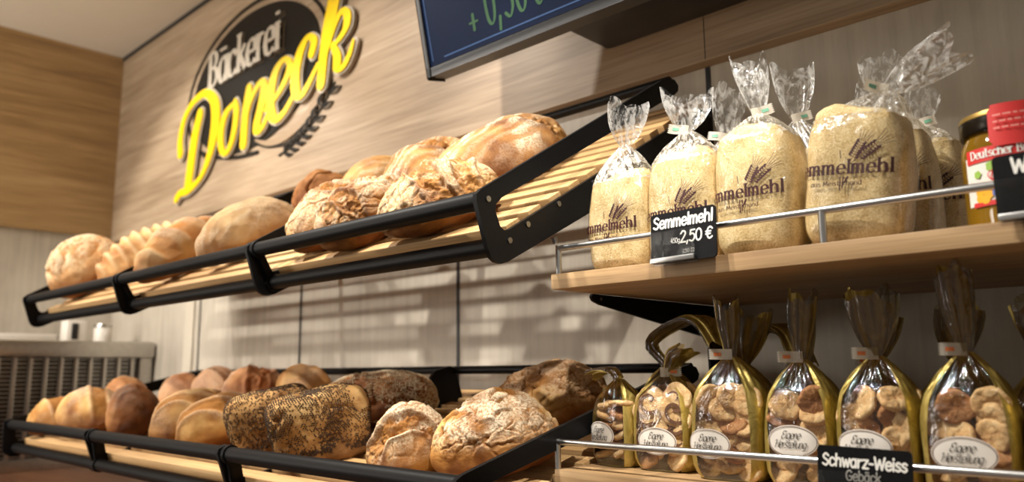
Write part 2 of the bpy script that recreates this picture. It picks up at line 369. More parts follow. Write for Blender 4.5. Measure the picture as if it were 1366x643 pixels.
# ---------------------------------------------------------------- lettering
G = {}
def _g():
    bowl = [(.70, .80), (.46, 1), (.18, .86), (.08, .48), (.22, .06), (.46, .02), (.70, .32)]
    arch = lambda x, w: [(x, .62), (x + w*.45, 1.0), (x + w*.9, .86), (x + w, .5), (x + w, 0)]
    G['a'] = (.92, [bowl, [(.72, 1), (.72, 0)]]); G['ä'] = (.92, G['a'][1] + [[(.25, 1.28), (.25, 1.40)], [(.58, 1.28), (.58, 1.40)]])
    G['b'] = (.92, [[(.12, 1.5), (.12, 0)], [(.12, .7), (.38, 1), (.68, .84), (.78, .48), (.62, .06), (.36, .0), (.12, .26)]])
    G['c'] = (.82, [[(.72, .80), (.46, 1), (.18, .86), (.08, .48), (.22, .06), (.48, 0), (.74, .2)]])
    G['d'] = (.92, [bowl, [(.72, 1.5), (.72, 0)]])
    G['e'] = (.86, [[(.1, .52), (.74, .54)], [(.74, .54), (.66, .88), (.42, 1), (.17, .84), (.08, .46), (.22, .07), (.5, 0), (.74, .18)]])
    G['g'] = (.92, [bowl, [(.72, 1), (.72, -.15), (.5, -.45), (.14, -.36)]])
    G['h'] = (.92, [[(.12, 1.5), (.12, 0)], arch(.12, .6)])
    G['i'] = (.36, [[(.16, 1), (.16, 0)], [(.16, 1.32), (.16, 1.44)]])
    G['k'] = (.84, [[(.12, 1.5), (.12, 0)], [(.66, 1), (.14, .42)], [(.32, .6), (.74, 0)]])
    G['l'] = (.36, [[(.16, 1.5), (.16, 0)]])
    G['m'] = (1.22, [[(.1, 1), (.1, 0)], arch(.1, .46), arch(.56, .46)])
    G['n'] = (.88, [[(.1, 1), (.1, 0)], arch(.1, .58)])
    G['r'] = (.66, [[(.12, 1), (.12, 0)], [(.12, .58), (.32, .94), (.6, .94)]])
    G['s'] = (.76, [[(.64, .86), (.4, 1), (.16, .84), (.22, .6), (.52, .45), (.64, .2), (.4, 0), (.1, .12)]])
    G['t'] = (.66, [[(.3, 1.4), (.3, .24), (.46, 0), (.64, .08)], [(.04, 1), (.6, 1)]])
    G['u'] = (.90, [[(.1, 1), (.12, .3), (.3, .0), (.56, .12), (.72, .45)], [(.74, 1), (.74, 0)]])
    G['w'] = (1.1, [[(.05, 1), (.28, 0)], [(.28, 0), (.52, .85)], [(.52, .85), (.76, 0)], [(.76, 0), (1, 1)]])
    G['z'] = (.80, [[(.1, 1), (.7, 1)], [(.7, 1), (.08, 0)], [(.08, 0), (.74, 0)]])
    G['B'] = (1.0, [[(.14, 1.45), (.14, 0)], [(.14, 1.45), (.55, 1.42), (.74, 1.12), (.52, .82), (.14, .78)], [(.14, .78), (.62, .74), (.84, .4), (.6, .04), (.14, 0)]])
    G['D'] = (1.12, [[(.14, 1.45), (.14, 0)], [(.14, 1.45), (.6, 1.38), (.94, .95), (.92, .45), (.58, .06), (.14, 0)]])
    G['E'] = (.95, [[(.84, 1.25), (.56, 1.48), (.24, 1.26), (.3, .92), (.56, .8)], [(.56, .8), (.16, .66), (.08, .26), (.36, 0), (.86, .3)]])
    G['G'] = (1.1, [[(.92, 1.2), (.6, 1.47), (.22, 1.24), (.08, .7), (.28, .1), (.64, .0), (.92, .26), (.94, .64)], [(.56, .64), (.98, .64)]])
    G['H'] = (1.1, [[(.3, 1.45), (.12, 0)], [(1.0, 1.45), (.82, 0)], [(.1, .7), (.95, .8)], [(.0, 1.2), (.14, 1.42), (.34, 1.4)]])
    G['M'] = (1.28, [[(.1, 0), (.2, 1.45)], [(.2, 1.45), (.62, .3)], [(.62, .3), (1.04, 1.45)], [(1.04, 1.45), (1.16, 0)]])
    G['S'] = (.94, [[(.8, 1.22), (.48, 1.47), (.16, 1.22), (.24, .9), (.62, .66), (.8, .36), (.5, 0), (.1, .2)]])
    G['W'] = (1.4, [[(.05, 1.45), (.36, 0)], [(.36, 0), (.68, 1.15)], [(.68, 1.15), (1.0, 0)], [(1.0, 0), (1.32, 1.45)]])
    G['0'] = (.95, [[(.46, 1.45), (.16, 1.2), (.1, .7), (.2, .18), (.48, 0), (.76, .22), (.84, .74), (.74, 1.24), (.46, 1.45)]])
    G['2'] = (.9, [[(.1, 1.15), (.36, 1.45), (.7, 1.3), (.68, .9), (.1, 0)], [(.1, 0), (.8, .02)]])
    G['3'] = (.85, [[(.1, 1.3), (.42, 1.46), (.7, 1.2), (.56, .84), (.3, .76)], [(.3, .76), (.66, .66), (.74, .3), (.44, 0), (.08, .14)]])
    G['4'] = (.9, [[(.5, 1.45), (.08, .5)], [(.08, .5), (.84, .5)], [(.62, .95), (.6, 0)]])
    G['5'] = (.88, [[(.74, 1.43), (.2, 1.4)], [(.2, 1.4), (.14, .84)], [(.14, .84), (.44, .96), (.74, .72), (.74, .32), (.44, 0), (.08, .14)]])
    G['€'] = (1.0, [[(.88, 1.22), (.58, 1.45), (.28, 1.2), (.2, .72), (.3, .22), (.56, 0), (.88, .2)], [(.02, .9), (.66, .9)], [(.02, .58), (.62, .58)]])
    G[','] = (.4, [[(.2, .12), (.1, -.26)]]); G['-'] = (.7, [[(.1, .58), (.56, .58)]])
    G['+'] = (.9, [[(.1, .6), (.76, .6)], [(.43, .95), (.43, .25)]]); G[' '] = (.5, [])
_g()
def smooth_pts(p, n=7):
    if len(p) < 3: return list(p)
    q = [p[0]] + list(p) + [p[-1]]; out = []
    if len(p[0]) == 2 and p[0] == p[-1]: q[0] = p[-2]; q[-1] = p[1]
    for i in range(1, len(q) - 2):
        for k in range(n):
            t = k/n
            out.append(tuple(0.5*((2*q[i][m]) + (-q[i-1][m] + q[i+1][m])*t + (2*q[i-1][m] - 5*q[i][m] + 4*q[i+1][m] - q[i+2][m])*t*t + (-q[i-1][m] + 3*q[i][m] - 3*q[i+1][m] + q[i+2][m])*t**3) for m in range(len(p[0]))))
    out.append(tuple(p[-1])); return out
def text_strokes(txt, size, x0=0.0, z0=0.0, track=1.0, slant=0.0, wide=1.0, align='l'):
    out = []; x = 0
    for ch in txt:
        adv, st = G[ch]
        for s in st: out.append([((x + a)*wide + b*slant, b) for a, b in s])
        x += adv*track
    sh = 0 if align == 'l' else (-x*wide/2 if align == 'c' else -x*wide)
    return [[((a + sh)*size + x0, b*size + z0) for a, b in s] for s in out]
def ribbon(mb, pts, w, place, thick=0.0, nib=None, cap=True, layer=0.0, zs=1.0):
    """pts 2D (or with own width as 3rd value); nib=(angle, min share) makes stroke width follow its direction"""
    P = smooth_pts(pts); n = len(P)
    L = []; R = []
    for i, p in enumerate(P):
        a = P[max(i-1, 0)]; b = P[min(i+1, n-1)]; dx, dz = b[0]-a[0], b[1]-a[1]; d = math.hypot(dx, dz) or 1e-9
        ww = (p[2] if len(p) > 2 else w)/2
        if nib: ww *= max(nib[1], abs(math.sin(math.atan2(dz, dx) - nib[0])))
        nx, nz = -dz/d, dx/d; L.append((p[0]+nx*ww, p[1]+nz*ww*zs)); R.append((p[0]-nx*ww, p[1]-nz*ww*zs))
    ring = list(L)
    def capf(c, fr, to):
        r = math.hypot(fr[0]-c[0], fr[1]-c[1]); a0 = math.atan2(fr[1]-c[1], fr[0]-c[0])
        return [(c[0]+r*math.cos(a0-PI*k/5), c[1]+r*math.sin(a0-PI*k/5)) for k in range(1, 5)]
    quads = [(L[i], L[i+1], R[i+1], R[i]) for i in range(n-1)]
    fans = []
    if cap:
        fans.append([L[-1]] + capf(P[-1], L[-1], R[-1]) + [R[-1]]); fans.append([R[0]] + capf(P[0], R[0], L[0]) + [L[0]])
    mb.lay = getattr(mb, 'lay', 0) + 1; sc_ = 4e-4 if thick else 1.2e-5; eps = sc_/60
    for qi, f in enumerate(quads + fans):
        v = [mb.bm.verts.new(place(a, b, layer + thick + mb.lay*sc_ + eps*min(qi, 59))) for a, b in f]; mb.bm.faces.new(v)
    if thick:
        out = L + (fans[0][1:-1] if cap else []) + R[::-1] + (fans[1][1:-1] if cap else [])
        m = len(out)
        for k in range(m):
            a, b = out[k], out[(k+1) % m]
            mb.bm.faces.new([mb.bm.verts.new(place(*a, layer)), mb.bm.verts.new(place(*b, layer)), mb.bm.verts.new(place(*b, layer+thick)), mb.bm.verts.new(place(*a, layer+thick))])
def letter_mb(strokes, w, place, thick=0.0, nib=None, serif=0.0, cap=True, layer=0.0):
    mb = MB()
    for s in strokes:
        ribbon(mb, s, w, place, thick, nib, cap, layer)
        if serif:
            for e, o in ((s[0], s[1]), (s[-1], s[-2])):
                if abs(e[0]-o[0]) < 0.35*abs(e[1]-o[1]) and abs(e[1]-o[1]) > w*0.8:
                    ribbon(mb, [(e[0]-serif, e[1]), (e[0]+serif, e[1])], w*0.36, place, thick, None, False, layer)
    return mb
def disc_poly(cx, cz, rx, rz, n=48): return [(cx + rx*math.cos(2*PI*k/n), cz + rz*math.sin(2*PI*k/n)) for k in range(n)]
def fill_ellipse(mb, cx, cz, rx, rz, place, layer, rings=6, n=40):
    P = [[Vector(place(cx + rx*(i/rings)*math.cos(2*PI*k/n), cz + rz*(i/rings)*math.sin(2*PI*k/n), layer)) for k in range(n)] for i in range(0, rings+1)]
    P[0] = [p.copy() for p in P[0]]
    mb.grid(P, cu=True); bmesh.ops.remove_doubles(mb.bm, verts=mb.bm.verts, dist=1e-7)
def ring_band(mb, cx, cz, rx, rz, w, place, layer, n=56):
    P = [[Vector(place(cx + (rx-d)*math.cos(2*PI*k/n), cz + (rz-d)*math.sin(2*PI*k/n), layer)) for k in range(n)] for d in (0, w)]
    mb.grid(P, cu=True)
#==BODY==
# ================================================================ STRUCTURE
XL, YB, CZ = -3.13, 1.11, 1.217
struct('wall_back', MB().box(XL-0.03, 1.40, YB, YB+0.08, -1.19, CZ+0.03), 'wall')
struct('wall_left', MB().box(XL-0.10, XL, -1.6, YB+0.08, -1.19, CZ+0.03), 'wall')
struct('ceiling', MB().box(XL-0.10, 1.40, -1.6, YB+0.08, CZ, CZ+0.05), 'ceiling')
struct('floor', MB().box(XL-0.10, 1.40, -1.6, YB+0.08, -1.25, -1.19), 'floor')
struct('wall_back_cladding', MB().box(XL+0.02, 1.40, 1.08, YB, 0.484, CZ-0.012, 0.001), 'oak_fascia')
struct('wall_left_cladding', MB().box(XL, XL+0.02, -1.6, YB, 0.505, CZ, 0.001), 'oak_left')
for n, x in enumerate((0.59, -0.01, -0.609, -1.21, -1.815, -2.395)):
    struct('trim_%d' % (n+1), MB().box(x-0.0042, x+0.0042, YB-0.0015, YB+0.002, -1.19, 0.49), 'seam')
struct('trim_7', MB().box(XL+0.02, 1.40, 1.076, 1.11, CZ-0.013, CZ), 'seam')
struct('trim_8', MB().box(-0.5965, -0.5955, 1.0795, 1.082, 0.486, CZ-0.012), 'seam')
struct('trim_9', MB().box(-2.49, -2.43, YB-0.006, YB, -1.19, 0.40, 0.002), 'strip')

# ================================================================ BACK COUNTER and COUNTERTOP MACHINE
ct = thing('back_counter', 'brown wooden counter running below the lower bread rack', 'counter', (-1.5, 0.8, -1.19))
mk('worktop', MB().box(-3.12, 0.40, 0.36, 1.105, -0.325, -0.285, 0.006), 'counter', ct)
for k in range(5):
    x0 = -3.12 + k*0.704
    d = mk('cabinet_door', MB().box(x0+0.004, x0+0.700, 0.40, 0.42, -1.10, -0.335, 0.003), 'counter', ct)
    mk('handle', MB().tube([(x0+0.25, 0.38, -0.40), (x0+0.45, 0.38, -0.40)], 0.006).tube([(x0+0.26, 0.38, -0.40), (x0+0.26, 0.40, -0.40)], 0.004).tube([(x0+0.44, 0.38, -0.40), (x0+0.44, 0.40, -0.40)], 0.004), 'steel', d)
mk('carcass', MB().box(-3.12, 0.40, 0.42, 1.10, -1.10, -0.325).box(-3.10, 0.38, 0.47, 1.08, -1.19, -1.10), 'counter', ct)

mc = thing('countertop_machine', 'stainless steel cabinet with a wire grille front in the far left corner', 'machine', (-2.9, 0.66, -0.285))
mk('body', MB().box(-3.12, -2.74, 0.22, 1.10, -0.285, 0.05, 0.004), 'steel', mc)
mk('top_cover', MB().box(-3.12, -2.70, 0.21, 1.103, 0.05, 0.102, 0.008), 'steel', mc)
mk('frame', MB().box(-2.74, -2.712, 1.06, 1.10, -0.285, 0.05, 0.002).box(-2.74, -2.712, 0.22, 0.25, -0.285, 0.05, 0.002).box(-2.74, -2.712, 0.25, 1.06, -0.285, -0.25, 0.002), 'steel', mc)
mk('recess', MB().box(-2.742, -2.736, 0.25, 1.06, -0.25, 0.05), 'dark', mc)
for k in range(19):
    y = 0.275 + k*0.0425
    mk('bar', MB().box(-2.730, -2.720, y-0.006, y+0.006, -0.25, 0.05, 0.002), 'steel', mc)
g = MB()
for k in range(24): g.box(-2.733, -2.729, 0.25, 1.06, -0.245+k*0.0125, -0.2415+k*0.0125)
mk('wire_grille', g, 'steel', mc)
t = thing('storage_jar', 'pale lidded jar on top of the steel machine in the corner', 'jar', (-2.86, 0.99, 0.102))
mk('jar_body', MB().lathe([(0.0, 0), (0.028, 0), (0.030, 0.006), (0.030, 0.045), (0.026, 0.052)], (-2.86, 0.99, 0.102)), 'label_white', t)
mk('lid', MB().lathe([(0.0, 0.064), (0.026, 0.064), (0.028, 0.061), (0.028, 0.051), (0.0, 0.051)], (-2.86, 0.99, 0.102)), 'steel', t)
t = thing('dispenser_box', 'white box with a dark slot on top of the steel machine', 'box', (-2.88, 0.905, 0.102))
mk('box_body', MB().box(-2.92, -2.85, 0.875, 0.935, 0.102, 0.175, 0.006), 'label_white', t)
mk('slot', MB().box(-2.852, -2.847, 0.889, 0.909, 0.112, 0.165, 0.002), 'dark', t)
t = thing('folded_tray', 'flat pale tray lying on the steel machine at the left edge', 'tray', (-2.88, 0.72, 0.102))
mk('tray_base', MB().box(-2.99, -2.78, 0.60, 0.83, 0.102, 0.108, 0.002), 'label_white', t)
rim = MB()
for a in ((-2.99, -2.984, 0.60, 0.83), (-2.786, -2.78, 0.60, 0.83), (-2.99, -2.78, 0.60, 0.606), (-2.99, -2.78, 0.824, 0.83)): rim.box(a[0], a[1], a[2], a[3], 0.106, 0.124, 0.002)
mk('rim', rim, 'label_white', t)

# ================================================================ WALL SIGN
sg = thing('wall_sign', 'round black and yellow bakery sign on the oak wall panel', 'sign', (-2.08, 1.08, 0.63))
Y0 = 1.08
front = lambda a, b, c: Vector((a, Y0 - c, b))
ECX, ECZ, ERX, ERZ = -2.083, 0.851, 0.372, 0.214
mk('disc', MB().prism(disc_poly(ECX, ECZ, ERX, ERZ, 72), front, 0.004), 'sign_black', sg)
rb = MB()
th = [math.radians(a) for a in range(-10, 232, 6)]
for k0, k1 in ((1.10, 0.010),):
    ribbon(rb, [(ECX + ERX*k0*math.cos(a), ECZ + ERZ*k0*1.02*math.sin(a)) for a in th], k1, front, 0.003)
ribbon(rb, [(-2.44, 0.715), (-2.30, 0.66), (-2.15, 0.628), (-2.02, 0.618)], 0.011, front, 0.003)
ribbon(rb, [(-2.38, 0.735), (-2.22, 0.668), (-2.10, 0.648)], 0.008, front, 0.003)
ribbon(rb, [(-2.05, 0.655), (-1.97, 0.625), (-1.88, 0.612)], 0.008, front, 0.003)
mk('ring', rb, 'sign_black', sg)
sw = MB()
ribbon(sw, [(-2.03, 0.655, .006), (-1.96, 0.632, .016), (-1.87, 0.632, .024), (-1.76, 0.668, .026), (-1.68, 0.735, .018), (-1.655, 0.78, .006)], 0.02, front, 0.005)
mk('swoosh', sw, 'sign_tan', sg)
wh = MB()
stalk = smooth_pts([(-1.90, 0.585), (-1.82, 0.604), (-1.732, 0.645), (-1.640, 0.725)], 12)
ribbon(wh, [(x, z, .006) for x, z in stalk[::6]], .006, front, 0.003)
for k in range(1, 9):
    i = min(int(k*len(stalk)/9), len(stalk)-2); x, z = stalk[i]; dx, dz = stalk[i+1][0]-x, stalk[i+1][1]-z; d = math.hypot(dx, dz)
    tx, tz = dx/d, dz/d
    for sd in (-1, 1):
        ex, ez = x + tx*0.044 - tz*0.030*sd, z + tz*0.030 + tx*0.020*sd
        ribbon(wh, [(x + tx*0.008, z + 0.003*sd, .004), ((x+ex)/2 - tz*0.010*sd, (z+ez)/2 + tx*.004*sd, .020), (ex, ez, .004)], .01, front, 0.004, None, True, 0.0, 0.6)
mk('wheat_ear', wh, 'sign_black', sg)
mk('lettering', letter_mb(text_strokes('Bäckerei', 0.078, -2.345, 0.889, 1.0, 0.0, 0.92), 0.023, front, 0.004, (math.radians(8), 0.45), 0.016, False, 0.004), 'silver', sg)
DN = [[(-2.508, 0.709, 0.051), (-2.515, 0.756, 0.045), (-2.495, 0.82, 0.041), (-2.438, 0.863, 0.05), (-2.354, 0.876, 0.063), (-2.289, 0.84, 0.073), (-2.267, 0.785, 0.075), (-2.275, 0.719, 0.067), (-2.301, 0.654, 0.051), (-2.352, 0.6, 0.04), (-2.434, 0.574, 0.062), (-2.49, 0.573, 0.057), (-2.521, 0.557, 0.048)],
 [(-2.377, 0.813, 0.057), (-2.407, 0.74, 0.068), (-2.422, 0.663, 0.068), (-2.436, 0.585, 0.065)],
 [(-2.143, 0.793, 0.036), (-2.196, 0.775, 0.049), (-2.224, 0.729, 0.052), (-2.222, 0.68, 0.049), (-2.197, 0.647, 0.043), (-2.164, 0.661, 0.042), (-2.139, 0.71, 0.044), (-2.133, 0.764, 0.047), (-2.143, 0.793, 0.039)],
 [(-2.061, 0.814, 0.048), (-2.076, 0.743, 0.056), (-2.081, 0.654, 0.053)],
 [(-2.081, 0.717, 0.032), (-2.043, 0.782, 0.039), (-1.995, 0.816, 0.046), (-1.972, 0.8, 0.053), (-1.984, 0.747, 0.055), (-2.004, 0.7, 0.053), (-2.002, 0.673, 0.051), (-1.972, 0.68, 0.035), (-1.945, 0.709, 0.027)],
 [(-1.96, 0.726, 0.031), (-1.901, 0.752, 0.035), (-1.851, 0.793, 0.042), (-1.837, 0.825, 0.042), (-1.862, 0.848, 0.04), (-1.903, 0.833, 0.052), (-1.93, 0.785, 0.061), (-1.933, 0.727, 0.063), (-1.905, 0.686, 0.057), (-1.858, 0.695, 0.039), (-1.813, 0.73, 0.031)],
 [(-1.729, 0.826, 0.044), (-1.719, 0.857, 0.044), (-1.748, 0.877, 0.04), (-1.785, 0.846, 0.056), (-1.807, 0.788, 0.061), (-1.797, 0.732, 0.058), (-1.768, 0.722, 0.045), (-1.729, 0.753, 0.034), (-1.698, 0.784, 0.026)],
 [(-1.612, 1.02, 0.05), (-1.642, 0.933, 0.051), (-1.664, 0.851, 0.054), (-1.68, 0.729, 0.051)],
 [(-1.666, 0.793, 0.028), (-1.63, 0.861, 0.032), (-1.595, 0.897, 0.038), (-1.57, 0.881, 0.044), (-1.572, 0.849, 0.039), (-1.598, 0.827, 0.033), (-1.628, 0.816, 0.032)],
 [(-1.628, 0.816, 0.034), (-1.609, 0.784, 0.045), (-1.605, 0.749, 0.049), (-1.578, 0.748, 0.037), (-1.553, 0.774, 0.028), (-1.539, 0.802, 0.015)],
 [(-1.612, 1.02, 0.03), (-1.585, 1.035, 0.024), (-1.595, 0.985, 0.024), (-1.621, 0.905, 0.025), (-1.646, 0.852, 0.028)]]
nm = MB(); ol = MB()
for q in DN:
    ribbon(nm, [(a, b, w*0.74) for a, b, w in q], .05, front, 0.005, None, True, 0.010, 0.55); ribbon(ol, [(a, b, w*0.74 + 0.013) for a, b, w in q], .05, front, 0.004, None, True, 0.006, 0.6)
mk('name_outline', ol, 'silver', sg); mk('name_lettering', nm, 'yellow', sg)

# ================================================================ MONITOR
ta = math.radians(12); TO = Vector((-1.03, 0.873, 0.515)); tu = Vector((0, -math.sin(ta), math.cos(ta))); tn = Vector((0, -math.cos(ta), -math.sin(ta))); tx_ = Vector((1, 0, 0))
TVW, TVH = 0.98, 0.56
tvp = lambda a, b, c: TO + tx_*a + tu*b + tn*c
tv = thing('wall_monitor', 'large black tilted display screen on the oak wall above the bags', 'monitor', (-0.54, 0.95, 0.53))
mk('housing', MB().obox(TO + tx_*TVW/2 + tu*TVH/2 - tn*0.019, tx_, tn, tu, TVW, 0.034, TVH, 0.004), 'bezel_under', tv)
bz = MB()
for a0, a1, b0, b1 in ((0, TVW, 0, 0.016), (0, TVW, TVH-0.012, TVH), (0, 0.011, 0, TVH), (TVW-0.011, TVW, 0, TVH)):
    bz.obox(TO + tx_*(a0+a1)/2 + tu*(b0+b1)/2 - tn*0.001, tx_, tn, tu, a1-a0, 0.008, b1-b0, 0.0015)
mk('bezel', bz, 'bezel', tv)
mk('screen', MB().obox(TO + tx_*TVW/2 + tu*TVH/2 - tn*0.001, tx_, tn, tu, TVW-0.02, 0.003, TVH-0.024), 'screen', tv)
for ch, x in (('+', 0.118), ('0', 0.160), (',', 0.186), ('3', 0.202), ('0', 0.228), ('€', 0.262)):
    lt = MB(); sz = 0.052 if ch != '+' else 0.036
    for q in text_strokes(ch, sz, x, 0.046 if ch != '+' else 0.040, 1, 0, 0.5 if ch != '+' else 0.8): ribbon(lt, q, 0.0065, tvp, 0.0, (0.3, 0.55), True, 0.0012)
    mk('price_character', lt, 'screen_green', tv, recalc=False)
for q, w in (([(0.019, 0.026), (0.017, 0.2), (0.018, 0.53)], 0.0018), ([(0.05, 0.026), (0.3, 0.027), (0.6, 0.025), (0.95, 0.026)], 0.0022)):
    ln = MB(); ribbon(ln, q, w, tvp, 0, None, True, 0.0012); mk('border_line', ln, 'screen_line', tv, recalc=False)
mk('wall_mount', MB().box(-0.785, -0.29, 0.955, 1.08, 0.557, 0.80, 0.006).box(-0.72, -0.36, 0.86, 0.96, 0.62, 0.90, 0.004), 'bezel', tv)

# ================================================================ BREAD RACKS
def bracket_loop():
    """outline of one side plate in rack coordinates: a up the slope, b at right angles to it"""
    y0, z0, th = 0.582, 0.190, math.radians(30)
    c, s = math.cos(th), math.sin(th)
    to = lambda y, z: ((y-y0)*c + (z-z0)*s, -(y-y0)*s + (z-z0)*c)
    pts = [(0.612, 0.1175), (0.605, 0.122), (0.600, 0.131), (0.5825, 0.182), (0.583, 0.190), (0.590, 0.1965),
           (0.965, 0.4225), (0.985, 0.432), (1.002, 0.433), (1.012, 0.426), (1.010, 0.417), (1.0, 0.409),
           (0.622, 0.1915), (0.613, 0.183), (0.612, 0.175), (0.619, 0.159), (0.626, 0.1545), (0.634, 0.1565),
           (1.075, 0.404), (1.095, 0.404), (1.100, 0.395), (1.100, 0.355), (0.77, 0.1895), (0.632, 0.1195), (0.622, 0.1165)]
    return [to(*p) for p in pts]
BL = bracket_loop()
def low_loop(amax):
    return [(0.022, -0.0805), (0.014, -0.076), (0.004, -0.064), (-0.003, -0.006), (0.0, 0.0), (0.010, 0.002), (0.026, -0.004), (0.030, -0.020), (0.030, -0.050), (0.036, -0.0535),
            (0.405, -0.0535), (0.412, 0.004), (0.424, 0.013), (0.462, 0.013), (0.474, 0.004), (0.480, -0.0535), (amax, -0.0535), (amax, -0.100), (0.24, -0.098), (0.05, -0.0855)]
def rack(name, label, o, tilt, xs, arms):
    c, s = math.cos(tilt), math.sin(tilt)
    pl = lambda x, a, b: Vector((x, o[0] + a*c - b*s, o[1] + a*s + b*c))
    R = thing(name, label, 'bread rack', (sum(xs)/len(xs), 0.85, pl(0, 0.02, -0.08).z))
    amax = (1.098 - o[0])/c
    lp = [(min(a, amax), b) for a, b in BL]
    xr, xl = xs[0], xs[-1]
    for i, x in enumerate(xs):
        t_ = 0.006
        f = mk('side_bracket', MB().prism(lp if arms or i in (0, len(xs)-1) else low_loop(amax), lambda a, b, q: pl(x - 0.003 + q, a, b), t_), 'black', R)
        if i == 0:
            for a, b in ((0.014, -0.012), (0.022, -0.066), (0.060, -0.062), (0.125, -0.062), (0.205, -0.064), (0.32, -0.066)):
                p = pl(x + 0.003, a, b)
                mk('bolt', MB().tube([p, p + Vector((0.0016, 0, 0))], 0.0035, 16), 'bolt', f)
            mk('foot_cap', MB().tube([pl(x, 0.098, -0.094), pl(x, 0.098, -0.102)], 0.004, 12), 'bolt', f)
        if 0 < i < len(xs) - 1:
            # clamp strap joining two rail lengths
            for cz in (-0.012, -0.068):
                mk('clamp', MB().tube([pl(x-0.012, 0.013, cz), pl(x+0.012, 0.013, cz)], 0.0138, 20), 'black', f)
            mk('clamp_plate', MB().obox(pl(x, 0.012, -0.04), Vector((1, 0, 0)), pl(0, 1, 0)-pl(0, 0, 0), pl(0, 0, 1)-pl(0, 0, 0), 0.022, 0.012, 0.06, 0.003), 'black', f)
    for cz, nm in ((-0.012, 'front_rail'), (-0.068, 'front_rail')):
        for xa, xb in zip(xs, xs[1:]):
            mk(nm, MB().tube([pl(xb+0.004, 0.013, cz), pl(xa-0.003, 0.013, cz)], 0.0112, 20), 'black', R)
    mk('rear_rail', MB().tube([pl(xl, 0.475, 0.002), pl(xr, 0.475, 0.002)], 0.0075, 14), 'black', R)
    sl = MB(); a = 0.032
    while a + 0.026 < amax - 0.01:
        A, B = pl(0, a, -0.070), pl(0, a+0.026, -0.050)
        sl.obox(pl((xl+xr)/2, a+0.013, -0.060), Vector((1, 0, 0)), (pl(0, 1, 0)-pl(0, 0, 0)), (pl(0, 0, 1)-pl(0, 0, 0)), xr-xl-0.008, 0.026, 0.018, 0.002); a += 0.0435
    mk('slat_deck', sl, 'pine', R)
    return R, pl
XS = [-0.609, -1.115, -1.655, -2.245]
rackU, plU = rack('bread_rack', 'upper sloping bread rack with black rails and pine slats', (0.582, 0.190), math.radians(30), XS, True)
rackL, plL = rack('bread_rack', 'lower bread rack with black rails just above the counter', (0.553, -0.109), math.radians(13), XS[:3] + [-2.19], False)

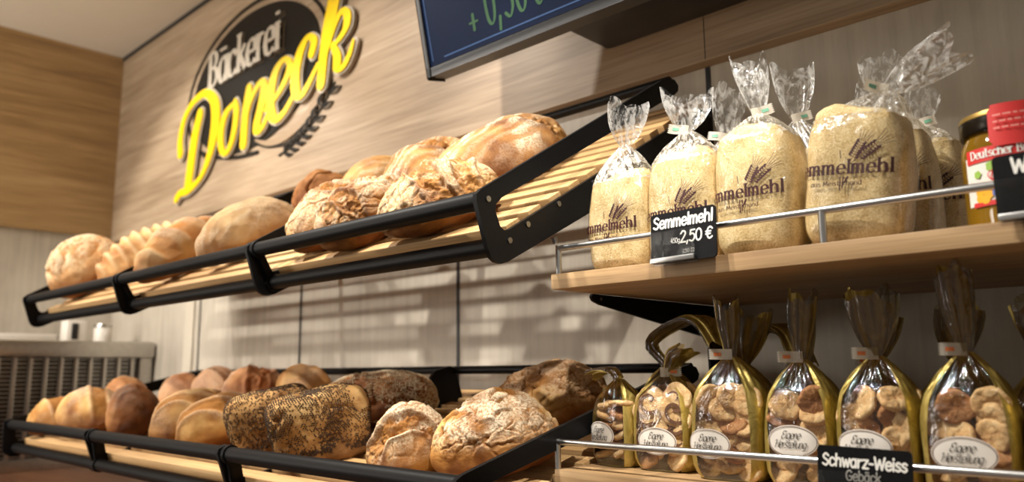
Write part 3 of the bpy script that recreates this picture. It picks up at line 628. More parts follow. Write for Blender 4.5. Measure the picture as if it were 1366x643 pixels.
# ================================================================ BREAD
def ico(n):
    bm = bmesh.new(); bmesh.ops.create_icosphere(bm, subdivisions=n, radius=1.0)
    V = np.array([v.co[:] for v in bm.verts]); F = [tuple(v.index for v in f.verts) for f in bm.faces]; bm.free(); return V, F
ICO = {n: ico(n) for n in (5, 6, 7)}
def loaf(label, pl, tilt, X, y, yawd, L, Wd, H, style, mat, seed, sub=6, group=None, roll=0.0, lift=0.0, flour=0.6, seeds=None, ecell=0.03, slashes=None, squ=0.0, lam=0.0115):
    S, F = ICO[sub]; rs = np.random.RandomState(seed); off = rs.rand(3)*50
    x, yv, z = S[:, 0], S[:, 1], S[:, 2]
    if squ:   # tin loaf: squarer in plan and section
        k = 1 + squ; q = (np.abs(x)**(2*k) + np.abs(yv)**(2*k) + np.abs(z)**(2*k))**(-1/(2*k)); x, yv, z = x*q, yv*q, z*q
    P = np.stack([x*L/2, yv*Wd/2, np.where(z > 0, z*0.68*H, -np.abs(z)**0.72*0.32*H)], 1)
    if squ: P[:, :2] *= (0.90 + 0.10*sst(-0.3, 0.75, z))[:, None]
    N = S/np.array([L/2, Wd/2, H*0.5]); N /= np.linalg.norm(N, axis=1)[:, None]
    low = fbm(P*18 + off, seed, 3) - 0.5
    P = P + N*(low*0.016)[:, None]
    up = sst(-0.15, 0.5, S[:, 2])
    crack = np.zeros(len(P)); fl = np.zeros(len(P)); bake = 0.5 + (fbm(P*22 + off + 9, seed+3, 4) - 0.5)*1.6
    bake = bake + 0.45*(1 - sst(-0.4, 0.35, S[:, 2]))          # browner towards the tin side and bottom crust
    Q = P + 0.010*np.stack([fbm(P*40 + off + 3*m, seed+20+m, 3) - 0.5 for m in range(3)], 1)*2
    disp = np.zeros(len(P))
    if 'crackle' in style:
        Qw = P + 0.5*ecell*np.stack([fbm(P*(0.9/ecell) + off + 3*m, seed+60+m, 5) - 0.5 for m in range(3)], 1)*2
        cid = np.zeros(len(P)); f1, f2 = worley(Qw/ecell*np.array([0.62, 1.25, 1.0]) + off, seed, cid); e = f2 - f1
        area_ = sst(0.34, 0.50, fbm(P*13 + off + 21, seed+7, 3) + 0.14*up)*up
        gate = sst(0.40, 0.50, fbm(P*52 + off + 151, seed+77, 3)); c = (1 - sst(0.02, 0.10, e))*area_*gate
        side = sst(0.0, 0.05, vnoise(P*40 + off, seed+71) - 0.5)
        crack = np.maximum(crack, c); disp += (-0.0045*(1 - sst(0.0, 0.14, e))*gate + 0.0010*np.exp(-((e - 0.2)/0.08)**2) + 0.0058*(cid - 0.5))*area_*(0.40 if 'rip' in style else 1.0)
        f1b, f2b = worley(Qw/(ecell*0.40) + off + 7, seed+1); eb = f2b - f1b
        m = sst(0.50, 0.60, fbm(P*34 + off + 31, seed+9, 3))*up
        crack = np.maximum(crack, 0.75*(1 - sst(0.03, 0.14, eb))*m); disp -= 0.0018*(1 - sst(0.0, 0.25, eb))*m
        torn = sst(0.56, 0.64, fbm(P*24 + off + 131, seed+73, 4))*up; rr_ = fbm(P*150 + off, seed+74, 3)
        crack = np.maximum(crack, torn*sst(0.35, 0.6, rr_)*0.8); disp += torn*(rr_ - 0.6)*(0.003 if 'rip' in style else 0.006)
        if 'rip' in style: crack *= 0.6
        # docking holes
        g1, _ = worley(P/(ecell*0.95)*np.array([1, 1, .6]) + off + 40, seed+5); hole = (1 - sst(0.05, 0.09, g1))*up*area_
        crack = np.maximum(crack, hole); disp -= 0.003*hole
        fl = np.maximum(fl, flour*(1 - crack)*sst(0.1, 0.55, S[:, 2])*sst(0.26, 0.46, fbm(P*25 + off + 51, seed+11, 3)))
    if 'rip' in style:       # one or two big torn openings with rough crumb
        for k, (px, wd_, ang) in enumerate(slashes or ((0.0, 0.022, 0.5), (0.055, 0.016, 0.35))):
            ca, sa = math.cos(ang), math.sin(ang)
            d = (P[:, 0] - px)*ca + P[:, 1]*sa + 0.016*(fbm(P*16 + off + 61 + k, seed+13, 3) - 0.5)*2
            t = np.abs(d)/wd_; inside = (1 - sst(0.75, 1.0, t))*up
            rough = fbm(P*130 + off, seed+17, 4); lay = fbm(np.stack([P[:, 0]*60, P[:, 1]*18, P[:, 2]*60], 1) + off, seed+18, 4)
            lip = np.exp(-((t - 1.1)/0.22)**2)*up
            crack = np.maximum(crack, inside*(0.15 + 0.70*sst(0.44, 0.56, 0.6*rough + 0.4*lay))); disp += -0.005*inside + 0.014*inside*(rough - 0.45) + 0.014*inside*(lay - 0.5) + 0.004*lip
            fl = fl*(1 - inside); bake = bake + 0.35*lip + 0.1*inside
    if 'lines' in style:     # flour lines left by the proving basket
        w = P[:, 1] + 0.05*P[:, 0] + 0.011*(fbm(P*24 + off + 71, seed+19, 4) - 0.5)*2
        s_ = 0.5 + 0.5*np.sin(w*2*PI/lam); nf = sst(0.34, 0.56, fbm(P*28 + off + 81, seed+23, 3))
        fl = np.maximum(fl, flour*(0.25 + 0.75*sst(0.25, 0.8, s_))*(1 - crack)*up*(0.25 + 0.75*nf)); disp += 0.0007*s_*up
    if 'slash' in style:     # parallel scored cuts across the loaf
        for k, (px, wd_, ang) in enumerate(slashes):
            ca, sa = math.cos(ang), math.sin(ang); d = (P[:, 0] - px)*ca + P[:, 1]*sa; t = d/wd_
            inside = sst(-1.0, -0.6, t)*(1 - sst(0.5, 1.0, t))*up
            kk = min(1.0, Wd/0.12)*0.75; disp += kk*(-0.0065*inside + 0.004*np.exp(-((t + 1.1)/0.3)**2)*up)
            fl = np.maximum(fl, 0.35*np.exp(-((t + 1.15)/0.25)**2)*up)
            crack = np.maximum(crack, 0.95*inside*(0.4 + fbm(P*70 + off, seed+29, 3))); fl = fl*(1 - 0.7*inside)
    if 'ribs' in style:
        s_ = np.sin(P[:, 0]*2*PI/0.026 + 2.2*P[:, 1]/Wd); disp += 0.0042*s_*up; fl = np.maximum(fl, flour*sst(0.0, 0.9, s_)*up); bake -= 0.12*s_
    if 'dust' in style:
        fl = np.maximum(fl, flour*up*sst(0.36, 0.62, fbm(P*16 + off + 91, seed+31, 4))*(1 - crack))
    if 'rough' in style:
        r2_ = fbm(P*60 + off, seed+37, 4); disp += 0.005*(r2_ - 0.5); crack = np.maximum(crack, 0.5*sst(0.55, 0.68, r2_)*up)
        rg = np.abs(fbm(P*14 + off + 101, seed+41, 3) - 0.5); cc = (1 - sst(0.0, 0.03, rg))*up; crack = np.maximum(crack, cc); disp -= 0.005*cc
    disp += 0.0012*(fbm(P*120 + off, seed+43, 2) - 0.5)
    P = P + N*disp[:, None]
    zb = -0.31*H; P[:, 2] = np.maximum(P[:, 2], zb)
    P[:, 2] -= zb
    me = bpy.data.meshes.new('bread_loaf'); me.from_pydata((P*U).tolist(), [], F); me.materials.append(M[mat])
    me.polygons.foreach_set('use_smooth', [True]*len(me.polygons))
    for nm_, arr in (('crack', crack), ('flour', fl), ('bake', bake)):
        a = me.attributes.new(nm_, 'FLOAT', 'POINT'); a.data.foreach_set('value', np.clip(arr, 0, 1.3).astype(np.float32))
    o = bpy.data.objects.new('bread_loaf', me); COL.objects.link(o); tag(o, label, 'bread', group)
    c, s = math.cos(tilt), math.sin(tilt)
    ex = Vector((1, 0, 0)); ey = Vector((0, c, s)); n = Vector((0, -s, c)); ya = math.radians(yawd)
    A = ex*math.cos(ya) + ey*math.sin(ya); B = n.cross(A)
    R = Matrix((A, B, n)).transposed()
    if roll: R = R @ Matrix.Rotation(math.radians(roll), 3, 'Y')
    base = pl(0, 0, 0); aa = (y - base.y + (-0.0505)*s)/c; pos = pl(X, aa, -0.0505 + lift)
    o.matrix_world = Matrix.Translation(W(*pos)) @ R.to_4x4()
    if seeds:
        cnt, dark, thr = seeds; mb = MB(); pick = rs.permutation(len(P)); used = 0
        dens = fbm(P*26 + off + 111, seed+47, 3)
        sv = np.array([(1, 0, 0), (-1, 0, 0), (0, .5, 0), (0, -.5, 0), (0, 0, .38), (0, 0, -.2)])
        sf = [(0, 2, 4), (2, 1, 4), (1, 3, 4), (3, 0, 4), (2, 0, 5), (1, 2, 5), (3, 1, 5), (0, 3, 5)]
        vs, fs = [], []
        for i in pick:
            if used >= cnt: break
            if S[i, 2] < -0.35 or dens[i] + 0.12*S[i, 2] < thr + 0.12*rs.rand() - 0.06: continue
            nn = N[i]; a_ = rs.randn(3); a_ -= nn*a_.dot(nn); a_ /= np.linalg.norm(a_); b_ = np.cross(nn, a_); k = 0.0021*(0.8 + 0.5*rs.rand())
            bs = len(vs)
            for q in sv: vs.append((P[i] + nn*0.0004 + k*(q[0]*a_ + q[1]*b_ + q[2]*nn))*U)
            fs += [tuple(bs + j for j in f) for f in sf]; used += 1
        m2 = bpy.data.meshes.new('seed_coating'); m2.from_pydata([tuple(v) for v in vs], [], fs); m2.materials.append(M[dark])
        so = bpy.data.objects.new('seed_coating', m2); COL.objects.link(so); so.parent = o; so['kind'] = 'stuff'
    return o
GU, GL_ = 'loaves on the upper bread rack', 'loaves on the lower bread rack'
tU, tL = math.radians(30), math.radians(13)
def lu(label, *a, **k): return loaf(label, plU, tU, *a, group=GU, **k)
def ll(label, *a, **k): return loaf(label, plL, tL, *a, group=GL_, **k)
# upper rack, from the near end to the far corner
lu('big floury loaf at the near end of the upper rack, lying against the bare slats', -0.800, 0.835, 80, 0.240, 0.160, 0.092, ('rip', 'lines'), 'bread_gold', 1, 7, lam=0.019, flour=1.0, slashes=((0.025, 0.026, 0.9),))
lu('cracked loaf at the front of the upper rack, touching the end bracket', -0.762, 0.680, 25, 0.172, 0.130, 0.086, ('crackle', 'rip', 'lines'), 'bread_gold', 2, 7, flour=0.7, slashes=((-0.01, 0.016, 0.6), (0.05, 0.014, 0.5)))
lu('torn loaf on the upper rack between the big end loaf and the golden loaf behind', -0.965, 0.845, 70, 0.180, 0.125, 0.098, ('rip', 'lines'), 'bread_gold', 3, 7, flour=0.7, slashes=((0.0, 0.024, 0.8),))
lu('white-floured loaf behind the front rail, second from the upper end bracket', -0.925, 0.690, 62, 0.160, 0.118, 0.088, ('crackle', 'rip', 'lines'), 'bread_gold', 4, 7, lam=0.015, flour=0.85, slashes=((-0.045, 0.014, 0.4), (0.03, 0.016, 0.7)))
lu('golden smooth loaf at the back of the upper rack, right of the small brown one', -1.175, 0.890, 65, 0.175, 0.128, 0.092, ('lines',), 'bread_gold', 5, 6, flour=0.5)
lu('cracked loaf behind the rail, just right of the first clamp of the upper rack', -1.042, 0.712, 80, 0.168, 0.112, 0.090, ('crackle', 'rip', 'lines'), 'bread_gold', 6, 7, flour=0.6, slashes=((-0.005, 0.015, 0.5), (0.045, 0.013, 0.4)))
lu('small dark brown loaf peeking over the cracked loaves of the upper rack', -1.375, 0.905, 42, 0.135, 0.072, 0.098, ('rough',), 'bread_dark', 7, 6)
lu('pale long loaf on the upper rack left of the first clamp', -1.400, 0.755, 80, 0.215, 0.104, 0.100, ('dust', 'lines'), 'bread_pale', 8, 6, flour=0.6)
lu('pale wavy loaf on the upper rack between the ribbed loaf and the long pale loaf', -1.598, 0.725, 87, 0.230, 0.092, 0.104, ('slash', 'dust'), 'bread_pale', 9, 6, flour=0.4, slashes=((-0.07, 0.016, 0.6), (-0.01, 0.018, 0.6), (0.05, 0.016, 0.6)))
lu('ribbed pale loaf on the upper rack beside the round grey-floured loaf', -1.960, 0.800, 78, 0.270, 0.112, 0.102, ('ribs',), 'bread_pale', 10, 6, flour=0.35)
lu('large round grey-floured loaf at the far left end of the upper rack', -2.135, 0.722, 60, 0.195, 0.170, 0.150, ('dust', 'crackle'), 'bread_pale', 11, 6, flour=0.8, ecell=0.06)
# lower rack
ll('cracked round loaf at the back of the lower rack beside the biscuit bags', -0.770, 0.900, 55, 0.172, 0.140, 0.092, ('crackle', 'lines'), 'bread_gold', 21, 7, flour=0.5, ecell=0.022)
ll('crackled floury round loaf at the front right of the lower rack', -0.700, 0.715, 45, 0.158, 0.125, 0.100, ('crackle',), 'bread_gold', 22, 7, flour=0.9, ecell=0.021)
ll('small upright loaf with flour stripes, end-on behind the lower rail', -0.815, 0.672, 78, 0.118, 0.078, 0.094, ('crackle', 'lines', 'rip'), 'bread_gold', 23, 7, flour=0.9, slashes=((-0.045, 0.008, 1.1),))
ll('seeded brown loaf at the back of the lower rack, behind the two seeded tin loaves', -1.150, 0.862, 28, 0.235, 0.145, 0.094, ('rough',), 'bread_dark', 24, 6, seeds=(3600, 'seed_light', 0.44))
ll('square seeded tin loaf in the middle of the lower rack, the right one of two', -1.045, 0.690, 62, 0.150, 0.094, 0.104, ('rough',), 'bread_seed', 25, 6, seeds=(3600, 'seed_dark', 0.46), squ=1.8)
ll('dark seeded tin loaf just right of the clamp on the lower rack', -1.190, 0.690, 62, 0.140, 0.086, 0.104, ('rough',), 'bread_seed', 26, 6, seeds=(3600, 'seed_dark', 0.42), squ=1.5)
ll('scored golden loaf left of the dark seeded tin loaf on the lower rack', -1.372, 0.695, 68, 0.160, 0.088, 0.094, ('slash', 'dust'), 'bread_gold', 27, 6, flour=0.3, slashes=((-0.085, 0.009, 1.28), (-0.01, 0.009, 1.28), (0.07, 0.009, 1.28)))
ll('scored golden loaf with pale edges, beside the upright brown loaf of the lower rack', -1.490, 0.695, 68, 0.160, 0.088, 0.098, ('slash', 'dust'), 'bread_gold', 28, 6, flour=0.3, slashes=((-0.07, 0.010, 1.25), (0.01, 0.009, 1.25), (0.085, 0.009, 1.25)))
ll('smooth brown loaf with its rounded end up, over the second clamp of the lower rack', -1.730, 0.680, 85, 0.105, 0.066, 0.118, ('lines',), 'bread_dark', 29, 6, flour=0.15)
ll('golden loaf with one white cut, second from the far left on the lower rack', -1.945, 0.672, 30, 0.165, 0.108, 0.108, ('slash', 'dust'), 'bread_gold', 30, 6, flour=0.5, slashes=((0.03, 0.018, 0.7),))
ll('golden loaf with a white cut at the far left end of the lower rack', -2.112, 0.650, 50, 0.130, 0.088, 0.088, ('slash', 'dust'), 'bread_gold', 31, 6, flour=0.5, slashes=((0.0, 0.016, 0.7),))
ll('reddish round loaf behind the two cut golden loaves of the lower rack', -2.095, 0.800, 0, 0.135, 0.105, 0.100, ('dust',), 'bread_red', 32, 5, flour=0.35)
ll('flat reddish loaf behind the upright brown loaf of the lower rack', -1.955, 0.880, 0, 0.140, 0.110, 0.086, ('dust',), 'bread_red', 33, 5, flour=0.3)
ll('reddish loaf behind the scored golden loaves, the left one of two', -1.825, 0.905, 20, 0.130, 0.105, 0.096, ('dust', 'lines'), 'bread_red', 34, 5, flour=0.4)
ll('domed loaf dusted with flour behind the scored golden loaves, the right one', -1.655, 0.905, 20, 0.155, 0.120, 0.097, ('dust', 'rip'), 'bread_red', 35, 6, flour=0.6, slashes=((0.03, 0.02, 0.4),))
ll('plain golden loaf at the back, between the floured domed loaf and the seeded loaf', -1.480, 0.925, 10, 0.140, 0.108, 0.093, ('dust',), 'bread_gold', 36, 6, flour=0.3)
# ================================================================ SHELVES
def shelf(name, label, z0, z1, brk):
    t = thing(name, label, 'shelf', (-0.1, 0.9, z0))
    mk('board', MB().box(-0.607, 0.42, 0.706, YB-0.001, z0, z1, 0.0012), 'oak_shelf', t)
    for x in (-0.600, 0.0):
        pts = [(0.785, z0-0.0002), (0.782, z0-0.004), (0.786, z0-0.009), (0.80, z0-0.013), (1.055, z0-0.048), (1.066, z0-0.06), (1.068, z0-0.115), (1.108, z0-0.115), (1.108, z0-0.0002)]
        b = mk('bracket', MB().prism(pts, lambda a, c, q: Vector((x - 0.010 + q, a, c)), 0.004), 'black', t)
        mk('bolt', MB().tube([(x-0.006, 0.80, z0-0.006), (x-0.0045, 0.80, z0-0.006)], 0.0022, 12), 'bolt', b)
    return t
sh1 = shelf('wall_shelf', 'upper oak shelf carrying the bags of breadcrumbs', 0.093, 0.111, True)
sh2 = shelf('wall_shelf', 'lower oak shelf carrying the biscuit bags', -0.131, -0.113, False)
def rail(label, zs, zr, posts, x1, yr=0.7125):
    t = thing('guard_rail', label, 'rail', (-0.1, yr, zs))
    x0 = posts[0]
    mk('bar', MB().tube([(x0, yr, zr), (x1, yr, zr)], 0.0036, 16), 'rail', t)
    for x in posts:
        mk('post', MB().tube([(x, yr, zs), (x, yr, zr + (0.0036 if x == x0 else 0.0))], 0.0036, 16), 'rail', t)
    return t
rail('thin steel guard rail along the front of the upper shelf', 0.111, 0.142, (-0.600, -0.283, 0.05), 0.42)
rail('thin steel guard rail along the front of the lower shelf', -0.113, -0.083, (-0.607, -0.06), 0.42)

# ================================================================ BAGS
def spow(c, e): return np.sign(c)*np.abs(c)**e
def body_pt(th, z, a, b, hf, ht, neck, n=3.7, ph=0.0, pleat=0.10, k=9, lean=0.0):
    """film of a filled bag: full up to hf, gathered to the neck at ht"""
    if z <= hf:
        t = 0.0; f = z/hf; s = (1 - 0.16*(1 - min(z/0.016, 1))**2)*(1 + 0.05*math.sin(PI*min(f, 1)))*(1 - 0.07*max(0.0, (f - 0.70)/0.30)**2)
    else:
        t = (z - hf)/(ht - hf); s = 0.93
    nn = 2/(n*(1 - t) + 2.0*t)
    ca, sa = math.cos(th), math.sin(th)
    q = 1 - (1 - math.cos(t*PI*0.5))**0.8 if t > 0 else 1.0
    q = max(0.0, 1 - t)**0.85*0.55 + 0.45*(1 - t**1.6) if t > 0 else 1.0
    ax = a*s*q + neck*(1-q); by = b*s*q + neck*(1-q)
    pl_ = 1 + pleat*min(1.0, t*1.6)*(math.sin(k*th + ph + 5*t) * 0.6 + 0.4*math.sin((2*k+3)*th + 2*ph))
    wob = 1 + 0.012*math.sin(3*th + 60*z + ph) + 0.010*math.sin(5*th - 95*z + 2*ph)
    return Vector((lean*t + ax*np.sign(ca)*abs(ca)**nn*pl_*wob, by*np.sign(sa)*abs(sa)**nn*pl_*wob, z))
def neck_rows(path, wid, ph, m, k=5, flare=0.16):
    """tube of gathered film above the tie along path (offsets), wid = [(half width, half depth)...]"""
    P = smooth_pts([tuple(p) for p in path], 5); Wd = smooth_pts([tuple(w) for w in wid], 5); rows = []; N = len(P)
    for i in range(N):
        p = Vector(P[i]); t = (Vector(P[min(i+1, N-1)]) - Vector(P[max(i-1, 0)])).normalized()
        w = Wd[min(int(i*len(Wd)/N), len(Wd)-1)]
        a = Vector((0.72, 0.69, 0)); a = (a - t*a.dot(t)).normalized(); b = t.cross(a); f = i/(N-1); row = []
        for j in range(m):
            th = 2*PI*j/m
            cr = 1 + flare*(0.9 - 0.2*f)*(math.sin(k*th + ph + 1.2*f)*0.6 + 0.4*math.sin((k+4)*th - ph - 2*f))
            jag = 0.006*f*f*math.sin(2*th + ph) + 0.003*f*f*math.sin(5*th + 2*ph)
            row.append(p + a*(w[0]*math.cos(th)*cr) + b*(w[1]*math.sin(th)*cr) + t*jag)
        rows.append(row)
    return rows
def place(o, x, y, z, yawd=0.0, tilt=(0, 0)):
    o.location = W(x, y, z); o.rotation_euler = (math.radians(tilt[0]), math.radians(tilt[1]), math.radians(yawd))
def tape(tagname, root, z, colmat, ph, sx=1, r=0.0075, length=0.018, h=0.011, up=0.2, lean=0.0):
    """folded paper tape round the neck with a zigzag end"""
    d = Vector((sx*0.80, -0.05 + 0.42*sx, up)).normalized(); v = Vector((0, 0, 1)); v = (v - d*v.dot(d)).normalized(); nrm = d.cross(v)*(-1 if sx < 0 else 1)
    mb = MB(); zz = []
    c0 = Vector((lean, -r*0.9, z))
    top = [c0 + d*(-0.004) + v*h/2]; bot = [c0 + d*(-0.004) - v*h/2]
    P = []
    for i in range(9):
        f = i/8; e = c0 + d*(-0.004 + length*f) + nrm*(0.002*math.sin(f*4 + ph)); P.append([e - v*h/2, e - v*h/6, e + v*h/6, e + v*h/2])
    mb.grid(P)
    for i in range(5):
        a = c0 + d*(length-0.004) + nrm*(0.002*math.sin(4 + ph)); mb.poly([a + v*h*(i/5-0.5), a + v*h*((i+1)/5-0.5), a + d*0.0022 + v*h*((i+0.5)/5-0.5)])
    mb2 = mb; bmesh.ops.solidify(mb.bm, geom=list(mb.bm.faces), thickness=0.0004)
    c = mk(tagname, mb, 'tag_white', root, local=True, smooth=0)
    pr = MB()
    P = []
    for i in range(5):
        f = 0.50 + 0.34*i/4; e = c0 + d*(-0.004 + length*f) + nrm*(0.002*math.sin(f*4 + ph)) - nrm*0.0006*(1) ; P.append([e - v*h*0.16, e + v*h*0.16])
    pr.grid(P)
    P2 = [[q + nrm*0.0012 for q in row] for row in P]; pr.grid(P2)
    mk('print', pr, colmat, c, local=True, smooth=0)
    return c
def front_map(a, b, hf, ht, neck, n, ph, off=0.0012):
    """printing on the front of a bag: distance round the bag -> surface point"""
    ths = np.linspace(-PI*1.25, PI*0.25, 400); cache = {}
    def f(u, z, layer=0.0):
        key = round(z, 4)
        if key not in cache:
            pts = [body_pt(t, z, a, b, hf, ht, neck, n, ph) for t in ths]
            s = np.concatenate([[0], np.cumsum([(q - p).length for p, q in zip(pts, pts[1:])])])
            i0 = int(np.argmin(np.abs(ths + PI/2))); cache[key] = (s - s[i0], pts)
        s, pts = cache[key]; i = int(np.clip(np.searchsorted(s, u), 1, len(pts)-1))
        f_ = (u - s[i-1])/max(s[i]-s[i-1], 1e-9); p = pts[i-1].lerp(pts[i], f_); t = (pts[i]-pts[i-1]).normalized(); nn = Vector((t.y, -t.x, 0))
        return p + nn*(off + layer)
    return f
def wheat_print(mb, place_, x, z, ang, ln, w):
    ca, sa = math.cos(ang), math.sin(ang)
    tr = lambda u, v: (x + u*ca - v*sa, z + u*sa + v*ca)
    for k in range(7):
        u = ln*(0.05 + 0.085*k)
        for sd in (-1, 1):
            ribbon(mb, [(*tr(u, sd*w*0.10), .0008), (*tr(u + ln*0.045, sd*w*0.42), .0022), (*tr(u + ln*0.105, sd*w*0.30), .0006)], .001, place_, 0, None, False)
    for k in range(5):
        v = (k-2)*w*0.22
        ribbon(mb, [(*tr(ln*0.62, v*0.6), .0005), (*tr(ln*0.85, v*1.2), .0005), (*tr(ln*1.05, v*1.9), .0003)], .0005, place_, 0, None, False)
    ribbon(mb, [tr(-ln*0.28, 0), tr(ln*0.6, 0)], .0006, place_, 0, None, False)
GC = 'bags of breadcrumbs on the upper shelf'
def crumb_bag(label, x, y, yawd, tilt, a, b, hf, ht, path, wid, ph, tape_side=1, print_dx=0.0, print_z=0.055, psize=1.0, detail=True, tapez=0.0, z=0.1115, n=3.8, lean=0.0):
    root = thing('breadcrumb_bag', label, 'bag', (0, 0, 0), GC)
    neck = 0.0055; m = 120
    rows = [0.0008, 0.002, 0.005, 0.009, 0.014] + [0.014 + (hf-0.014)*i/12 for i in range(1, 13)]
    # filling
    mb = MB(); P = []
    for zz in rows:
        P.append([Vector((p.x*0.975, p.y*0.965, max(p.z, 0.0015))) for p in (body_pt(2*PI*j/96, zz, a, b, hf, ht, neck, n, ph) for j in range(96))])
    for s in (0.97, 0.92, 0.84, 0.7, 0.5, 0.3, 0.1):
        P.append([Vector((q.x*s, q.y*s, hf + 0.011*(1 - s**4) + 0.003*math.sin(40*q.x*s + ph) + 0.003*math.sin(55*q.y*s + 30*q.x*s + ph))) for q in P[len(rows)-1]])
    P.insert(0, [Vector((q.x*0.02, q.y*0.02, 0.0015)) for q in P[0]])
    V = mb.grid(P, cu=True); mb.bm.faces.new(V[-1]); mb.bm.faces.new(V[0][::-1])
    co = np.array([v.co[:] for v in mb.bm.verts]); nz = fbm(co*70 + ph*3, 5, 3) - 0.5; big = fbm(co*22 + ph*5, 8, 2) - 0.5
    for v, q, g_ in zip(mb.bm.verts, nz, big):
        r = math.hypot(v.co.x, v.co.y)
        if r > 0.01: v.co.x *= 1 + 0.022*q; v.co.y *= 1 + 0.03*q + 0.02*g_
        if v.co.z > hf*0.9: v.co.z += 0.006*q + 0.006*g_
    mk('crumb_filling', mb, 'crumbs', root, local=True, smooth=60)
    # clear film: body, gathered shoulder and neck
    mb = MB(); P = [[body_pt(2*PI*j/m, zz, a, b, hf, ht, neck, n, ph) for j in range(m)] for zz in rows]
    V = mb.grid(P, cu=True); mb.bm.faces.new(V[0][::-1])
    mk('bag_film', mb, 'film', root, local=True, smooth=80)
    mb = MB(); P = [[body_pt(2*PI*j/m, hf + (ht-hf)*i/16, a, b, hf, ht, neck, n, ph, 0.13, 8, lean) for j in range(m)] for i in range(17)]
    mb.grid(P, cu=True)
    mk('gathered_shoulder', mb, 'film_neck', root, local=True, smooth=80)
    mb = MB(); mb.grid([[q + Vector((lean, 0, ht)) for q in row] for row in neck_rows(path, wid, ph, 84)], cu=True)
    mk('neck', mb, 'film_neck', root, local=True, smooth=50)
    if tape_side: tape('tie_tape', root, ht + tapez, 'tag_green', ph, tape_side, length=0.021, lean=lean)
    fm = front_map(a, b, hf, ht, neck, n, ph)
    pm = letter_mb(text_strokes('Semmelmehl', 0.0082*psize, print_dx, print_z, 1.10, 0.0, 1.12, 'c'), 0.0024*psize, fm, 0, (math.radians(10), 0.42), 0.0016*psize, False)
    for s in text_strokes('aus Meisterhand', 0.0030*psize, print_dx - 0.002, print_z - 0.0105*psize, 1.1, 0, 1.1, 'c'): ribbon(pm, s, 0.0008*psize, fm, 0, (0.2, 0.5), False)
    wheat_print(pm, fm, print_dx + 0.011*psize, print_z + 0.013*psize, math.radians(62), 0.026*psize, 0.0085*psize)
    wheat_print(pm, fm, print_dx + 0.016*psize, print_z + 0.013*psize, math.radians(38), 0.030*psize, 0.0085*psize)
    ribbon(pm, [(print_dx+0.001, print_z+0.022), (print_dx+0.002, print_z+0.014)], .0008, fm, 0, None, False)
    ribbon(pm, [(print_dx+0.002, print_z-0.003), (print_dx+0.002, print_z-0.016)], .0012, fm, 0, None, False)
    ribbon(pm, [(print_dx+0.005, print_z-0.003), (print_dx+0.004, print_z-0.014)], .0012, fm, 0, None, False)
    ribbon(pm, [(*(print_dx+0.009, print_z-0.003), .002), (*(print_dx+0.006, print_z-0.009), .002)], .001, fm, 0, None, False)
    mk('printed_lettering', pm, 'maroon', root, local=True, smooth=0, recalc=False)
    place(root, x, y, z, yawd, tilt); return root
up_ = lambda h, dx=0, dy=0: [(0, 0, 0), (dx*0.2, dy*0.2, h*0.25), (dx*0.55, dy*0.55, h*0.6), (dx, dy, h)]
fl_ = lambda w, d=0.35: [(0.0055, 0.0055), (w*0.72, w*0.5*d+0.002), (w*1.08, w*d*0.85), (w*1.2, w*d)]
crumb_bag('leftmost bag of breadcrumbs, at the shelf end by the bread rack', -0.531, 0.758, 0, (0, 0), 0.042, 0.030, 0.105, 0.152, up_(0.050, 0.006), fl_(0.021), 0.3, 0, -0.008, 0.046)
crumb_bag('bag of breadcrumbs standing behind the 2,50 price sign', -0.446, 0.760, 0, (0, 0), 0.043, 0.032, 0.114, 0.152, up_(0.044), fl_(0.024), 1.4, -1, -0.004, 0.050, tapez=0.0)
crumb_bag('bag of breadcrumbs with a tall pointed neck, third in the front row from the left', -0.361, 0.760, 2, (0, 0), 0.043, 0.033, 0.121, 0.152, up_(0.062, -0.008), fl_(0.016, 0.45), 2.2, 1, -0.008, 0.058, psize=1.06)
crumb_bag('big bag of breadcrumbs leaning, its loose neck pointing right, nearest the honey jar in front', -0.268, 0.757, 4, (0, 6), 0.0445, 0.034, 0.119, 0.148, [(0, 0, 0), (0.014, 0.002, 0.010), (0.032, 0.004, 0.021), (0.056, 0.006, 0.036)], fl_(0.021, 0.4), 3.1, -1, -0.006, 0.063, psize=1.06, lean=0.020)
crumb_bag('bag of breadcrumbs mostly hidden behind the big leaning one, on its right', -0.262, 0.845, 2, (0, 0), 0.043, 0.032, 0.120, 0.160, up_(0.05, 0.002), fl_(0.020), 4.0, 0, 0.004, 0.058)
crumb_bag('rearmost bag of breadcrumbs just left of the honey jar', -0.250, 0.920, 0, (0, 0), 0.042, 0.031, 0.122, 0.150, up_(0.040, 0.008), fl_(0.016), 5.2, 1, 0.004, 0.058)
crumb_bag('bag of breadcrumbs in the second row, its neck between the second and third front bags', -0.455, 0.865, 0, (0, 0), 0.042, 0.031, 0.118, 0.168, up_(0.060, 0.010), fl_(0.018), 6.1, -1, 0, 0.055)
crumb_bag('bag of breadcrumbs in the second row with white tape, right behind the third front bag', -0.365, 0.870, 0, (0, 0), 0.042, 0.031, 0.118, 0.172, up_(0.064, -0.004), fl_(0.021), 7.3, 1, 0, 0.055)
crumb_bag('bag of breadcrumbs in the second row, loose neck just left of the leaning front bag', -0.315, 0.955, 0, (0, 0), 0.042, 0.031, 0.118, 0.165, up_(0.050, 0.012), fl_(0.020), 8.5, 0, 0, 0.055)

